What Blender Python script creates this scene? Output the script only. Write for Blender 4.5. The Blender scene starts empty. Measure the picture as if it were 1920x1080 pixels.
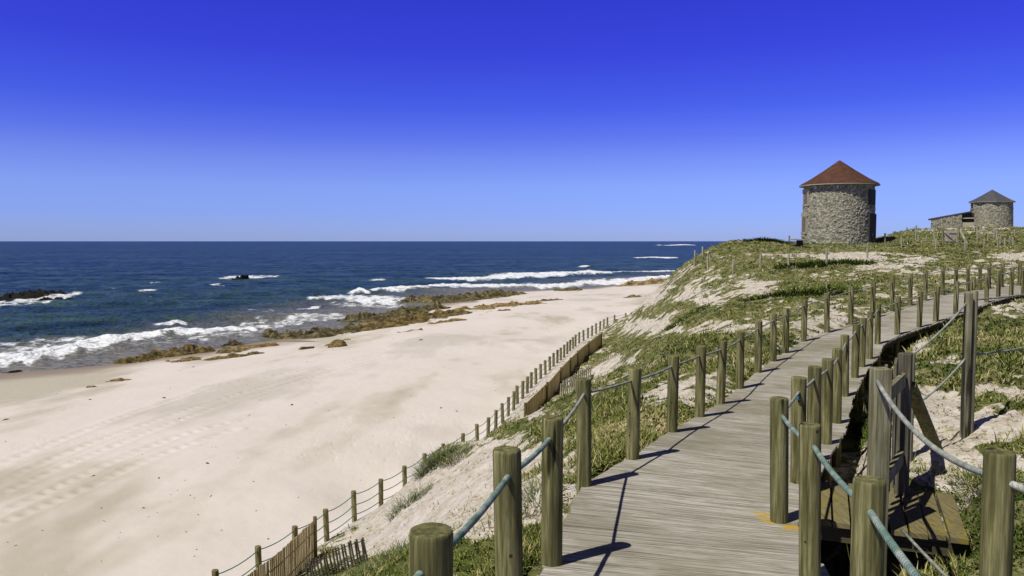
import bpy, math, random
import numpy as np
from mathutils import Vector
random.seed(7); rng=np.random.default_rng(11)
R=math.radians
scene=bpy.context.scene
# ---------------------------------------------------------------- camera
H=10.5; FPX=1493.33; PIT=math.atan(88/FPX)
cd=bpy.data.cameras.new("camera"); cam=bpy.data.objects.new("camera",cd); scene.collection.objects.link(cam)
cam.location=(0,0,H); cam.rotation_euler=(R(90)-PIT,0,0)
cd.sensor_width=36; cd.lens=36*FPX/1920; cd.clip_start=.1; cd.clip_end=60000
scene.camera=cam
# ---------------------------------------------------------------- sky, sun, exposure
SUN_EL=R(57); SUN_AZ=R(232)
w=bpy.data.worlds.new("World"); scene.world=w; w.use_nodes=True
nt=w.node_tree; nt.nodes.clear()
wo=nt.nodes.new('ShaderNodeOutputWorld'); bg=nt.nodes.new('ShaderNodeBackground')
sk=nt.nodes.new('ShaderNodeTexSky'); sk.sky_type='NISHITA'; sk.sun_disc=False
sk.sun_elevation=SUN_EL; sk.sun_rotation=SUN_AZ; sk.air_density=1.0; sk.dust_density=.2; sk.ozone_density=3.0
tc=nt.nodes.new('ShaderNodeTexCoord'); sp=nt.nodes.new('ShaderNodeSeparateXYZ')
rp=nt.nodes.new('ShaderNodeValToRGB'); mx=nt.nodes.new('ShaderNodeMix'); mx.data_type='RGBA'; mx.blend_type='MULTIPLY'; mx.inputs[0].default_value=1
SKYR=[(0,(.62,.84,2.0)),(.034,(.595,.787,2.028)),(.067,(.675,.8,1.9)),(.1,(.62,.675,1.8)),(.126,(.48,.52,1.785)),(.163,(.325,.375,1.8)),(.225,(.273,.256,1.794)),(.29,(.25,.23,1.8)),(.34,(.22,.17,.6)),(.42,(.26,.19,.26)),(1,(.5,.34,.2))]
el=rp.color_ramp.elements
while len(el)>1: el.remove(el[0])
el[0].position=SKYR[0][0]; el[0].color=(*[c*.5 for c in SKYR[0][1]],1)
for p,c in SKYR[1:]:
    e=el.new(p); e.color=(*[v*.5 for v in c],1)
nt.links.new(tc.outputs['Generated'],sp.inputs[0]); nt.links.new(sp.outputs[2],rp.inputs[0])
nt.links.new(sk.outputs[0],mx.inputs[6]); nt.links.new(rp.outputs[0],mx.inputs[7])
nt.links.new(mx.outputs[2],bg.inputs[0]); bg.inputs[1].default_value=.15
nt.links.new(bg.outputs[0],wo.inputs[0])
sl=bpy.data.lights.new("sun",'SUN'); sl.energy=4.7; sl.angle=R(.5); sl.color=(1,.965,.89)
so=bpy.data.objects.new("sun",sl); scene.collection.objects.link(so)
tosun=Vector((math.sin(SUN_AZ)*math.cos(SUN_EL),math.cos(SUN_AZ)*math.cos(SUN_EL),math.sin(SUN_EL)))
so.rotation_euler=tosun.to_track_quat('Z','Y').to_euler(); so.location=(-30,-30,60)
vs=scene.view_settings; vs.view_transform='Standard'; vs.look='None'; vs.exposure=0; vs.gamma=1; vs.use_curve_mapping=False
try:
    scene.cycles.max_bounces=5; scene.cycles.diffuse_bounces=2; scene.cycles.glossy_bounces=2; scene.cycles.transmission_bounces=2
except Exception: pass
# ---------------------------------------------------------------- helpers
CT,ST=math.cos(PIT),math.sin(PIT)
def ray(px,py):
    a=(px-960)/FPX; b=(540-py)/FPX; y=CT+b*ST
    return a/y,(-ST+b*CT)/y
def at(px,py,Y):
    a,t=ray(px,py); return np.array((a*Y,Y,H+t*Y))
def atz(px,py,z):
    a,t=ray(px,py); return at(px,py,(z-H)/t)
def proj(x,y,z):
    dz=z-H; yc=y*CT-dz*ST; up=y*ST+dz*CT; yc=np.where(yc<.05,.05,yc)
    return 960+FPX*x/yc, 540-FPX*up/yc
def sstep(a,b,x):
    t=np.clip((x-a)/(b-a),0,1); return t*t*(3-2*t)
def _h(ix,iy,s):
    h=(ix*374761393+iy*668265263+s*1442695041)&0xffffffff
    h=((h^(h>>13))*1274126177)&0xffffffff; return (h^(h>>16))&0xffffffff
def perlin(x,y,s=0):
    x=np.asarray(x,float);y=np.asarray(y,float)
    ix=np.floor(x).astype(np.int64);iy=np.floor(y).astype(np.int64);fx=x-ix;fy=y-iy
    u=fx*fx*fx*(fx*(fx*6-15)+10);v=fy*fy*fy*(fy*(fy*6-15)+10)
    def g(a,b):
        an=_h(ix+a,iy+b,s)/4294967296*2*np.pi; return np.cos(an)*(fx-a)+np.sin(an)*(fy-b)
    return ((g(0,0)*(1-u)+g(1,0)*u)*(1-v)+(g(0,1)*(1-u)+g(1,1)*u)*v)*1.5
def fbm(x,y,o=4,s=0,g=.5):
    r=0;a=1;t=0
    for i in range(o): r=r+a*perlin(x*2**i+17.3*i,y*2**i-9.1*i,s+i);t+=a;a*=g
    return r/t
def ridged(x,y,o=4,s=0):
    r=0;a=1;t=0
    for i in range(o): r=r+a*(1-2*np.abs(perlin(x*2**i+3.3*i,y*2**i-5.1*i,s+i)));t+=a;a*=.55
    return r/t
def worley(x,y,s=0):
    ix=np.floor(x).astype(np.int64);iy=np.floor(y).astype(np.int64)
    f1=np.full(x.shape,9.);f2=f1.copy();idv=np.zeros(x.shape)
    for a in(-1,0,1):
        for b in(-1,0,1):
            h1=_h(ix+a,iy+b,s)/4294967296;h2=_h(ix+a,iy+b,s+77)/4294967296;h3=_h(ix+a,iy+b,s+99)/4294967296
            d=np.hypot(ix+a+.1+.8*h1-x,iy+b+.1+.8*h2-y)
            n=d<f1; f2=np.where(n,f1,np.minimum(f2,d)); idv=np.where(n,h3,idv); f1=np.where(n,d,f1)
    return f1,f2,idv
col=scene.collection
def meta(o,label=None,cat=None,group=None,kind=None):
    if label:o['label']=label
    if cat:o['category']=cat
    if group:o['group']=group
    if kind:o['kind']=kind
    return o
def empty(name,loc=(0,0,0)):
    o=bpy.data.objects.new(name,None); o.location=loc; o.empty_display_size=.2; col.objects.link(o); return o
def npmesh(name,V,F,mat,parent=None,attrs=None,uv=None,smooth=False,quad=None):
    """V (n,3), F (m,k) equal sized faces or python list"""
    me=bpy.data.meshes.new(name); V=np.asarray(V,np.float32)
    me.vertices.add(len(V)); me.vertices.foreach_set('co',V.ravel())
    if isinstance(F,np.ndarray):
        m,k=F.shape; loops=F.astype(np.int32).ravel(); st=np.arange(m,dtype=np.int32)*k; tot=np.full(m,k,np.int32)
    else:
        loops=np.concatenate([np.asarray(f,np.int32) for f in F]); tot=np.array([len(f) for f in F],np.int32)
        st=np.concatenate([[0],np.cumsum(tot)[:-1]]).astype(np.int32); m=len(F)
    me.loops.add(len(loops)); me.loops.foreach_set('vertex_index',loops)
    me.polygons.add(m); me.polygons.foreach_set('loop_start',st); me.polygons.foreach_set('loop_total',tot)
    me.polygons.foreach_set('use_smooth',np.full(m,bool(smooth)))
    for n,a in (attrs or {}).items():
        at_=me.attributes.new(n,'FLOAT','POINT'); at_.data.foreach_set('value',np.asarray(a,np.float32))
    if uv is not None:
        ul=me.uv_layers.new(name='UVMap'); ul.data.foreach_set('uv',np.asarray(uv,np.float32)[loops].ravel())
    me.materials.append(mat); me.update(calc_edges=True)
    o=bpy.data.objects.new(name,me); col.objects.link(o)
    if parent: o.parent=parent
    return o
class MB:
    def __init__(s): s.v=[];s.f=[];s.r=[];s.uv=[]
    def add(s,v,f,rnd=0,uv=None):
        b=len(s.v); s.v+= [tuple(p) for p in v]; s.f+=[tuple(b+i for i in q) for q in f]; s.r+=[rnd]*len(v)
        s.uv+= list(uv) if uv is not None else [(p[0],p[2]) for p in v]
    def box(s,c,size,rot=0,rnd=0,tilt=None):
        x,y,z=[d/2 for d in size]; V=[Vector((sx*x,sy*y,sz*z)) for sz in(-1,1) for sy in(-1,1) for sx in(-1,1)]
        cr,sr=math.cos(rot),math.sin(rot); o=[]
        for p in V:
            if tilt: p.rotate(tilt)
            o.append((c[0]+p.x*cr-p.y*sr,c[1]+p.x*sr+p.y*cr,c[2]+p.z))
        s.add(o,[(0,2,3,1),(4,5,7,6),(0,1,5,4),(2,6,7,3),(0,4,6,2),(1,3,7,5)],rnd)
    def beam(s,a,b,w,h,rnd=0,up=(0,0,1)):
        a=Vector(a);b=Vector(b);d=(b-a).normalized();sd=d.cross(Vector(up)).normalized();u=sd.cross(d).normalized()
        V=[p+sd*sx*w/2+u*sz*h/2 for p in(a,b) for sx,sz in((-1,-1),(1,-1),(1,1),(-1,1))]
        L=(b-a).length; uv=[(0 if i<4 else L,[0,w,w+h,2*w+h][i%4]) for i in range(8)]
        s.add(V,[(3,2,1,0),(4,5,6,7),(0,1,5,4),(1,2,6,5),(2,3,7,6),(3,0,4,7)],rnd,uv)
    def tube(s,pts,r,seg=8,rnd=0,cap=True):
        pts=[Vector(p) for p in pts]; n=len(pts); V=[];uv=[];L=0
        for i,p in enumerate(pts):
            d=(pts[min(i+1,n-1)]-pts[max(i-1,0)]).normalized()
            sd=d.cross(Vector((0,0,1)))
            if sd.length<1e-3: sd=Vector((1,0,0))
            sd.normalize();u=sd.cross(d)
            rr=r[i] if hasattr(r,'__len__') else r
            if i: L+=(p-pts[i-1]).length
            for k in range(seg):
                a=2*math.pi*k/seg; V.append(p+sd*math.cos(a)*rr+u*math.sin(a)*rr); uv.append((L,k/seg))
        F=[(i*seg+k,i*seg+(k+1)%seg,(i+1)*seg+(k+1)%seg,(i+1)*seg+k) for i in range(n-1) for k in range(seg)]
        if cap: F+=[tuple(range(seg))[::-1],tuple((n-1)*seg+k for k in range(seg))]
        s.add(V,F,rnd,uv)
    def build(s,name,mat,parent=None,smooth=False):
        return npmesh(name,np.array(s.v),s.f,mat,parent,{'rnd':s.r},s.uv,smooth)
def grid_faces(nr,nc,wrap=False):
    i=np.arange(nr-1)[:,None]; j=np.arange(nc if wrap else nc-1)[None,:]; j2=(j+1)%nc
    return np.stack([i*nc+j+0*i,i*nc+j2+0*i,(i+1)*nc+j2,(i+1)*nc+j],-1).reshape(-1,4)
# ---------------------------------------------------------------- materials
def M(name):
    m=bpy.data.materials.new(name); m.use_nodes=True; n=m.node_tree
    b=n.nodes['Principled BSDF']; return m,n,b
def N(n,t,**k):
    x=n.nodes.new(t)
    for a,v in k.items():
        if a.startswith('i_'): x.inputs[int(a[2:]) if a[2:].isdigit() else a[2:].replace('_',' ')].default_value=v
        else: setattr(x,a,v)
    return x
def ramp(n,src,stops,interp='LINEAR'):
    r=N(n,'ShaderNodeValToRGB'); r.color_ramp.interpolation=interp; e=r.color_ramp.elements
    e[0].position=stops[0][0]; e[0].color=(*stops[0][1],1); e[1].position=stops[-1][0]; e[1].color=(*stops[-1][1],1)
    for p,c in stops[1:-1]: q=e.new(p); q.color=(*c,1)
    n.links.new(src,r.inputs[0]); return r.outputs[0]
def mixc(n,f,a,b,blend='MIX'):
    x=N(n,'ShaderNodeMix',data_type='RGBA',blend_type=blend)
    for s,v in((0,f),(6,a),(7,b)):
        if isinstance(v,(int,float)): x.inputs[s].default_value=v
        elif isinstance(v,tuple): x.inputs[s].default_value=(*v,1)
        else: n.links.new(v,x.inputs[s])
    return x.outputs[2]
def noise(n,vec,scale,detail=4,rough=.55,stretch=None,typ='noise'):
    if stretch:
        mp=N(n,'ShaderNodeMapping'); mp.inputs['Scale'].default_value=stretch; n.links.new(vec,mp.inputs[0]); vec=mp.outputs[0]
    t=N(n,'ShaderNodeTexNoise' if typ=='noise' else 'ShaderNodeTexVoronoi'); t.inputs['Scale'].default_value=scale
    if typ=='noise': t.inputs['Detail'].default_value=detail; t.inputs['Roughness'].default_value=rough
    n.links.new(vec,t.inputs['Vector']); return t.outputs[0]
def attr(n,name): return N(n,'ShaderNodeAttribute',attribute_name=name).outputs['Fac']
def bump(n,b,h,strength=.5,dist=.02):
    x=N(n,'ShaderNodeBump'); x.inputs['Strength'].default_value=strength; x.inputs['Distance'].default_value=dist
    n.links.new(h,x.inputs['Height']); n.links.new(x.outputs[0],b.inputs['Normal'])
def math_(n,op,a,b=None,clamp=False):
    x=N(n,'ShaderNodeMath',operation=op,use_clamp=clamp)
    for i,v in enumerate((a,b)):
        if v is None: continue
        if isinstance(v,(int,float)): x.inputs[i].default_value=v
        else: n.links.new(v,x.inputs[i])
    return x.outputs[0]
def rough(b,v,spec=.3):
    b.inputs['Roughness'].default_value=v
    b.inputs['Specular IOR Level'].default_value=spec
def wood_post(name,lo,mid,hi,scale=1):
    m,n,b=M(name); t=N(n,'ShaderNodeTexCoord'); oi=N(n,'ShaderNodeObjectInfo')
    va=N(n,'ShaderNodeVectorMath',operation='ADD'); n.links.new(t.outputs['Object'],va.inputs[0]); n.links.new(oi.outputs['Location'],va.inputs[1])
    v=va.outputs[0]
    a=noise(n,v,30*scale,6,.65,(1,1,.06)); c=noise(n,v,4*scale,3,.6,(1,1,.5)); k=noise(n,v,9*scale,2,.5,(1,1,.09))
    c1=ramp(n,a,[(.36,lo),(.5,mid),(.62,hi)]); a2=noise(n,v,70*scale,5,.7,(1,1,.03)); c1=mixc(n,ramp(n,a2,[(.5,(0,0,0)),(.68,(.7,.7,.7))]),c1,tuple(x*.6 for x in lo)); c2=mixc(n,ramp(n,c,[(.4,(0,0,0)),(.65,(1,1,1))]),c1,mixc(n,.55,c1,lo))
    kn=noise(n,v,5,0,.5,(1,1,1),'v'); kk=ramp(n,kn,[(.04,(1,1,1)),(.07,(0,0,0))])
    cr=ramp(n,k,[(.31,(1,1,1)),(.34,(0,0,0))]); sx=N(n,'ShaderNodeSeparateXYZ'); n.links.new(N(n,'ShaderNodeNewGeometry').outputs['Normal'],sx.inputs[0]); top=ramp(n,sx.outputs[2],[(.7,(0,0,0)),(.9,(1,1,1))]); c2=mixc(n,math_(n,'MULTIPLY',top,.6),c2,ramp(n,noise(n,v,22,4,.7),[(.4,tuple(x*.5 for x in lo)),(.6,mid)])); c3=mixc(n,cr,c2,tuple(x*.35 for x in lo)); c3=mixc(n,kk,c3,tuple(x*.5 for x in lo))
    n.links.new(c3,b.inputs['Base Color']); rough(b,.85,.15)
    bump(n,b,math_(n,'SUBTRACT',a,math_(n,'MULTIPLY',cr,1.2)),.6,.006); return m
MAT={}
MAT['post']=wood_post('treated_wood',(.07,.068,.024),(.175,.165,.066),(.32,.295,.145))
MAT['greypost']=wood_post('grey_wood',(.12,.115,.06),(.24,.23,.13),(.36,.34,.22))
MAT['palepost']=wood_post('pale_post_wood',(.22,.21,.14),(.38,.36,.25),(.5,.47,.35))
MAT['beachpost']=wood_post('sun_bleached_wood',(.12,.1,.04),(.22,.19,.085),(.32,.28,.14))
MAT['slat']=wood_post('slat_wood',(.3,.23,.12),(.5,.41,.24),(.62,.53,.33))
MAT['board']=wood_post('board_wood',(.42,.33,.16),(.6,.49,.27),(.68,.58,.36))
MAT['darkslat']=wood_post('dark_slat_wood',(.05,.045,.03),(.11,.1,.065),(.2,.18,.12))
MAT['paleslat']=wood_post('pale_slat_wood',(.32,.29,.2),(.5,.46,.36),(.62,.58,.46))
# planks: UV u along plank, v across
def plankmat(name,lo,mid,hi,lichen=False,side=False):
    m,n,b=M(name); uv=N(n,'ShaderNodeUVMap').outputs[0]; r=attr(n,'rnd')
    cb=N(n,'ShaderNodeCombineXYZ'); n.links.new(math_(n,'MULTIPLY',r,57.),cb.inputs[2])
    va=N(n,'ShaderNodeVectorMath',operation='ADD'); n.links.new(uv,va.inputs[0]); n.links.new(cb.outputs[0],va.inputs[1]); v=va.outputs[0]
    a=noise(n,v,1,6,.75,(2.,85,1)); c=noise(n,v,1,4,.6,(5,60,1)); 
    c1=ramp(n,a,[(.36,lo),(.5,mid),(.6,hi)])
    c1=mixc(n,ramp(n,r,[(0,(0,0,0)),(1,(.42,.42,.42))]),c1,mixc(n,.6,c1,lo))
    dk=ramp(n,c,[(.6,(0,0,0)),(.68,(1,1,1))]); c1=mixc(n,math_(n,'MULTIPLY',dk,.7),c1,tuple(x*.45 for x in lo))
    g=N(n,'ShaderNodeNewGeometry').outputs['Position']
    big=noise(n,g,.9,4,.6); c1=mixc(n,ramp(n,big,[(.42,(0,0,0)),(.66,(.6,.6,.6))]),c1,(.15,.135,.07))
    if lichen:
        tot=None
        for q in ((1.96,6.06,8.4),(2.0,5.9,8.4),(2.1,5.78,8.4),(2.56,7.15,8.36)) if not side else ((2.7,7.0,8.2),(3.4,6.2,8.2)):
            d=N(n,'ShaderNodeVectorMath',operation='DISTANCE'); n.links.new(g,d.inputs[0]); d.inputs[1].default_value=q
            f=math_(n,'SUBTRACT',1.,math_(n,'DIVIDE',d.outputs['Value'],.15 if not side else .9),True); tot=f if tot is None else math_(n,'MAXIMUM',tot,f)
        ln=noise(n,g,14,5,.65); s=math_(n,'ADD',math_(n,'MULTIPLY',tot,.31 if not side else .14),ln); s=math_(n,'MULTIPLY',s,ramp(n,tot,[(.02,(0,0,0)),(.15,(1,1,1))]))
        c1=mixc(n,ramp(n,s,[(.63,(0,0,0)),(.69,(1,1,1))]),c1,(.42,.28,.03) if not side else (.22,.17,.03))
    n.links.new(c1,b.inputs['Base Color']); rough(b,.85,.2); bump(n,b,a,.5,.008); return m
MAT['plank']=plankmat('weathered_deck_boards',(.115,.1,.065),(.36,.335,.275),(.58,.55,.48),True)
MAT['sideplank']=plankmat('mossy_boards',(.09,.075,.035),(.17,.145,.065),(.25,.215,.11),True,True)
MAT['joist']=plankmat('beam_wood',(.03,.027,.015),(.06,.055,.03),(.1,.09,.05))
def ropemat(name,c1,c2,c3,f=70):
    m,n,b=M(name); uv=N(n,'ShaderNodeUVMap').outputs[0]; sx=N(n,'ShaderNodeSeparateXYZ'); n.links.new(uv,sx.inputs[0])
    ph=math_(n,'ADD',math_(n,'MULTIPLY',sx.outputs[0],f),math_(n,'MULTIPLY',sx.outputs[1],3.)); fr=math_(n,'FRACT',ph)
    tri=math_(n,'ABSOLUTE',math_(n,'SUBTRACT',fr,.5)); g=N(n,'ShaderNodeNewGeometry').outputs['Position']
    a=noise(n,g,9,4,.6); c=ramp(n,a,[(.35,c1),(.5,c2),(.65,c3)]); c=mixc(n,ramp(n,tri,[(0,(.6,.6,.6)),(.14,(0,0,0))]),c,tuple(x*.3 for x in c1))
    n.links.new(c,b.inputs['Base Color']); rough(b,.8,.2); h=math_(n,'SUBTRACT',.5,math_(n,'MULTIPLY',tri,-1)); bump(n,b,h,.8,.008); return m
MAT['rope']=ropemat('teal_rope',(.08,.16,.125),(.19,.26,.22),(.36,.39,.35),42)
MAT['greyrope']=ropemat('grey_rope',(.2,.215,.175),(.3,.31,.265),(.42,.425,.38),45)
MAT['greenrope']=ropemat('green_rope',(.02,.17,.12),(.03,.23,.17),(.06,.3,.23),40)
def plain(name,c,r=.8,spec=.2,var=.25,scale=6,bmp=.3):
    m,n,b=M(name); t=N(n,'ShaderNodeTexCoord'); a=noise(n,t.outputs['Object'],scale,5,.6)
    cc=ramp(n,a,[(.3,tuple(x*(1-var) for x in c)),(.7,tuple(min(1,x*(1+var)) for x in c))]); n.links.new(cc,b.inputs['Base Color']); rough(b,r,spec)
    bump(n,b,a,bmp,.02); return m
# ground
def groundmat():
    m,n,b=M('sand_and_dune_plants'); g=N(n,'ShaderNodeNewGeometry').outputs['Position']
    veg=attr(n,'veg'); wet=attr(n,'wet'); dn=attr(n,'dune'); dry=attr(n,'dry')
    s1=noise(n,g,.07,5,.6,(1,.45,1)); s2=noise(n,g,3.5,6,.7); s3=noise(n,g,28,3,.6)
    beach=ramp(n,s1,[(.38,(.49,.445,.385)),(.46,(.615,.555,.51)),(.54,(.59,.53,.475)),(.61,(.43,.39,.31))])
    dune=ramp(n,s2,[(.3,(.47,.42,.35)),(.5,(.62,.56,.49)),(.75,(.69,.635,.575))])
    c=mixc(n,dn,beach,dune)
    dl=ramp(n,noise(n,g,2.6,6,.8,(1,1.6,1)),[(.42,(0,0,0)),(.62,(1,1,1))]); c=mixc(n,math_(n,'MULTIPLY',math_(n,'MULTIPLY',dl,dn),math_(n,'ADD',math_(n,'MULTIPLY',dry,.45),.12)),c,(.38,.33,.2))
    deb=ramp(n,noise(n,g,8,5,.8),[(.53,(0,0,0)),(.6,(1,1,1))]); c=mixc(n,math_(n,'MULTIPLY',math_(n,'MULTIPLY',deb,dn),math_(n,'ADD',math_(n,'MULTIPLY',dry,.7),.08)),c,(.17,.14,.06))
    v1=noise(n,g,2.2,5,.7); v2=noise(n,g,14,4,.7)
    gr=ramp(n,v1,[(.34,(.06,.075,.02)),(.45,(.13,.14,.04)),(.54,(.22,.21,.085)),(.64,(.38,.33,.19))])
    gr=mixc(n,ramp(n,v2,[(.42,(0,0,0)),(.7,(.8,.8,.8))]),gr,(.055,.065,.02))
    v3=noise(n,g,4.5,5,.75); vn=math_(n,'ADD',math_(n,'ADD',veg,math_(n,'MULTIPLY',math_(n,'SUBTRACT',v2,.5),.8)),math_(n,'MULTIPLY',math_(n,'SUBTRACT',v3,.5),1.3)); vn=math_(n,'MULTIPLY',vn,ramp(n,veg,[(.02,(0,0,0)),(.12,(1,1,1))]))
    c=mixc(n,ramp(n,vn,[(.4,(0,0,0)),(.56,(1,1,1))]),c,gr)
    c=mixc(n,wet,c,(.26,.205,.135))
    n.links.new(c,b.inputs['Base Color']); b.inputs['Specular IOR Level'].default_value=.12
    n.links.new(ramp(n,wet,[(.2,(.9,.9,.9)),(.8,(.5,.5,.5))]),b.inputs['Roughness'])
    h=math_(n,'ADD',math_(n,'MULTIPLY',s2,1.),math_(n,'MULTIPLY',s3,.25)); 
    bm=N(n,'ShaderNodeBump'); bm.inputs['Distance'].default_value=.16; n.links.new(h,bm.inputs['Height'])
    n.links.new(math_(n,'ADD',math_(n,'MULTIPLY',dn,.55),.14),bm.inputs['Strength']); n.links.new(bm.outputs[0],b.inputs['Normal'])
    return m
MAT['ground']=groundmat()
def leafmat(name,stops,tr=.25):
    m,n,b=M(name); r=attr(n,'rnd'); c=ramp(n,r,stops); n.links.new(c,b.inputs['Base Color']); rough(b,.85,.08)
    return m
MAT['leaf']=leafmat('dune_leaves',[(0,(.04,.06,.012)),(.3,(.08,.115,.02)),(.5,(.145,.175,.035)),(.75,(.3,.27,.1)),(1,(.46,.39,.21))])
MAT['marram']=leafmat('marram_leaves',[(0,(.05,.075,.03)),(.4,(.1,.13,.055)),(.7,(.2,.21,.1)),(1,(.42,.36,.2))])
# ---------------------------------------------------------------- boardwalk lines (x,y,top of post below the eye)
DK=[(-4,.90+.93),(2,1.86),(4,1.99),(6,2.11),(8,2.18),(10,2.29),(12,2.38),(14,2.35),(17,2.3),(20,2.12),(23,1.93),(26,1.79),(30,1.79),(40,1.8),(60,1.6)]
def deckz(Y): return H-np.interp(Y,[d[0] for d in DK],[d[1] for d in DK])
PH=.93
LP=[(-.29,2.66),(-.01,4.01),(.25,4.93),(.63,6.85),(1.2,7.82),(1.87,9.2),(2.45,10.29),(3.0,11.35),(3.68,12.75),(4.42,14.2),(5.09,15.4),(5.69,16.45),(6.62,17.98),(7.6,19.14),(8.68,20.32),(9.71,21.39),(10.81,22.58),(11.93,23.8),(13.0,25.0),(14.35,26.5),(15.4,27.6),(16.29,28.4),(17.17,29.2),(18.0,30.0),(19.1,31.0),(20.4,32.0),(21.8,33.0),(23.3,34.0)]
RP=[(1.53,3.36),(1.81,4.73),(2.02,5.91),(2.56,7.02),(3.01,7.85),(3.48,8.71),(4.12,10.),(5.1,12.1),(5.91,13.62),(6.5,14.7),(7.05,15.6),(8.02,17.37),(9.01,18.54),(10.04,19.55),(10.9,20.4),(12.1,21.65),(13.16,22.72),(14.42,24.13),(15.3,25.0),(16.3,25.95),(17.3,26.9),(18.6,27.9),(20.0,28.9),(21.4,29.8),(22.9,30.7)]
LP=[(px_,py_) for px_,py_ in LP]
LE=np.array([(-1.5,-5),(-.95,-1),(-.6,1.2)]+LP+[(30,38),(40,43)])
RE=np.array([(.2,-5),(.8,-1),(1.2,1.6)]+RP+[(30,35),(41,40)])
def resample(P,n,k=3):
    s=np.concatenate([[0],np.cumsum(np.hypot(*np.diff(P,axis=0).T))]); t=np.linspace(0,s[-1],n)
    q=np.stack([np.interp(t,s,P[:,0]),np.interp(t,s,P[:,1])],1)
    return q
CLs=resample((resample(LE,200)+resample(RE,200))/2,240)
def dist_poly(x,y,P):
    """distance and signed side (+ right) to polyline, plus parameter point"""
    best=np.full(x.shape,1e9); sd=np.zeros(x.shape); 
    for a,b in zip(P[:-1],P[1:]):
        d=b-a; L2=d@d; t=np.clip(((x-a[0])*d[0]+(y-a[1])*d[1])/L2,0,1)
        qx=x-a[0]-t*d[0]; qy=y-a[1]-t*d[1]; dd=np.hypot(qx,qy); m=dd<best
        best=np.where(m,dd,best); sd=np.where(m,np.sign(d[1]*(x-a[0])-d[0]*(y-a[1])),sd)
    return best,sd
# ---------------------------------------------------------------- terrain
FT=[(406,1070),(485,1024),(553,987),(612,954),(664,921),(714,896.6),(759,874),(796,850),(831,831),(867.5,813),(895,796),(915,782),(929.5,768),(942.4,756),(953,744),(963,734),(970,724),(980,715),(988.6,706),(996,697),(1005,691),(1014,682),(1022.6,675.6),(1031,669),(1038,662),(1045,656),(1051.5,651),(1057.5,646.7),(1063.5,641),(1068.6,636.6),(1074.4,632),(1079,628),(1086,622.6),(1094.3,618.5),(1102.5,614),(1110,610),(1117.7,606),(1125,602.6),(1132,598.5),(1139,595),(1152,591),(1173,587)]
FZ=H-8.3
FP=[atz(x,y,FZ+.93) for x,y in FT]
FL=np.array([(-12.5,8.),(-10.5,12.)]+[(p[0],p[1]) for p in FP]+[(18,96),(30,130),(75,200),(200,330)])
C=[]
def cp(px,rows):
    for py,Y in rows:
        C.append(tuple(at(px,py,Y)))
cp(700,[(1080,13.5),(1050,17),(1000,20)])
cp(800,[(1075,8),(1040,10),(1000,13),(950,17.5),(900,22),(868,25.5)])
cp(900,[(1065,6.3),(1000,9),(950,12),(900,15),(860,20),(834,26)])
cp(980,[(1000,7.),(900,11),(830,18),(796,27)])
cp(1050,[(890,8),(800,15),(755,25),(738,33)])
BF=[(983,761,31),(1005,740,33),(1020,725,34.5),(1033,714,36),(1047,697,38.8),(1060,683,41.8),(1075,668,45),(1095,650,49.5),(1127,626,56)]
BFP=[at(*q)-np.array((0,0,.88)) for q in BF]
PS1=[at(1052,741,34.5),at(1080,722,36.5),at(1110,703,38.5)]
PS2=[at(1118,694,40.5),at(1135,686,41.8),at(1152,678,43)]
for q in PS1+PS2: C.append(tuple(q))
for q in BFP: C.append(tuple(q))
for q in BFP: C.append((q[0]+.5,q[1]-.3,q[2]+.15)); C.append((q[0]+1.3,q[1]-.8,q[2]+.3)); C.append((q[0]-.6,q[1]+.35,q[2]-.05))
cp(1150,[(855,8.6),(760,14),(710,23),(665,45),(648,52),(622,60),(604,72)])
cp(1190,[(665,33),(645,44),(622,56),(590,72)])
cp(1240,[(755,12),(700,18),(640,30),(600,42),(560,54),(534,62)])
cp(1300,[(782,9.8),(700,14),(640,20),(600,29),(560,41),(520,51),(491,58)])
cp(1350,[(720,13),(650,18.5),(600,27),(560,38),(520,48),(480,55),(458,60)])
cp(1400,[(680,15),(640,19),(600,26),(560,34),(520,43),(480,52),(454,59)])
cp(1500,[(618,19),(580,26),(540,34),(500,45),(470,56),(458,62)])
cp(1600,[(590,21.5),(560,28),(520,38),(480,52),(462,59)])
cp(1700,[(566,24.5),(530,32),(490,47),(460,59),(444,68),(434,80)])
cp(1800,[(545,29),(520,35),(490,46),(460,59),(442,70),(431,88)])
cp(1900,[(530,33),(500,42),(470,55),(445,70),(431,90)])
cp(1800,[(624,17.5),(660,13.8),(700,11.6),(760,9.9),(820,8.7),(890,7.6),(960,6.4),(1040,5.7)])
cp(1900,[(590,20),(620,16),(660,13),(700,11.2),(760,9.5),(820,8.3),(900,7.0),(1000,5.8),(1075,5.2)])
cp(1690,[(650,15.4),(720,11.4),(800,9.1),(880,7.7)])
cp(1600,[(820,8.6),(870,7.8)])
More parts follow.
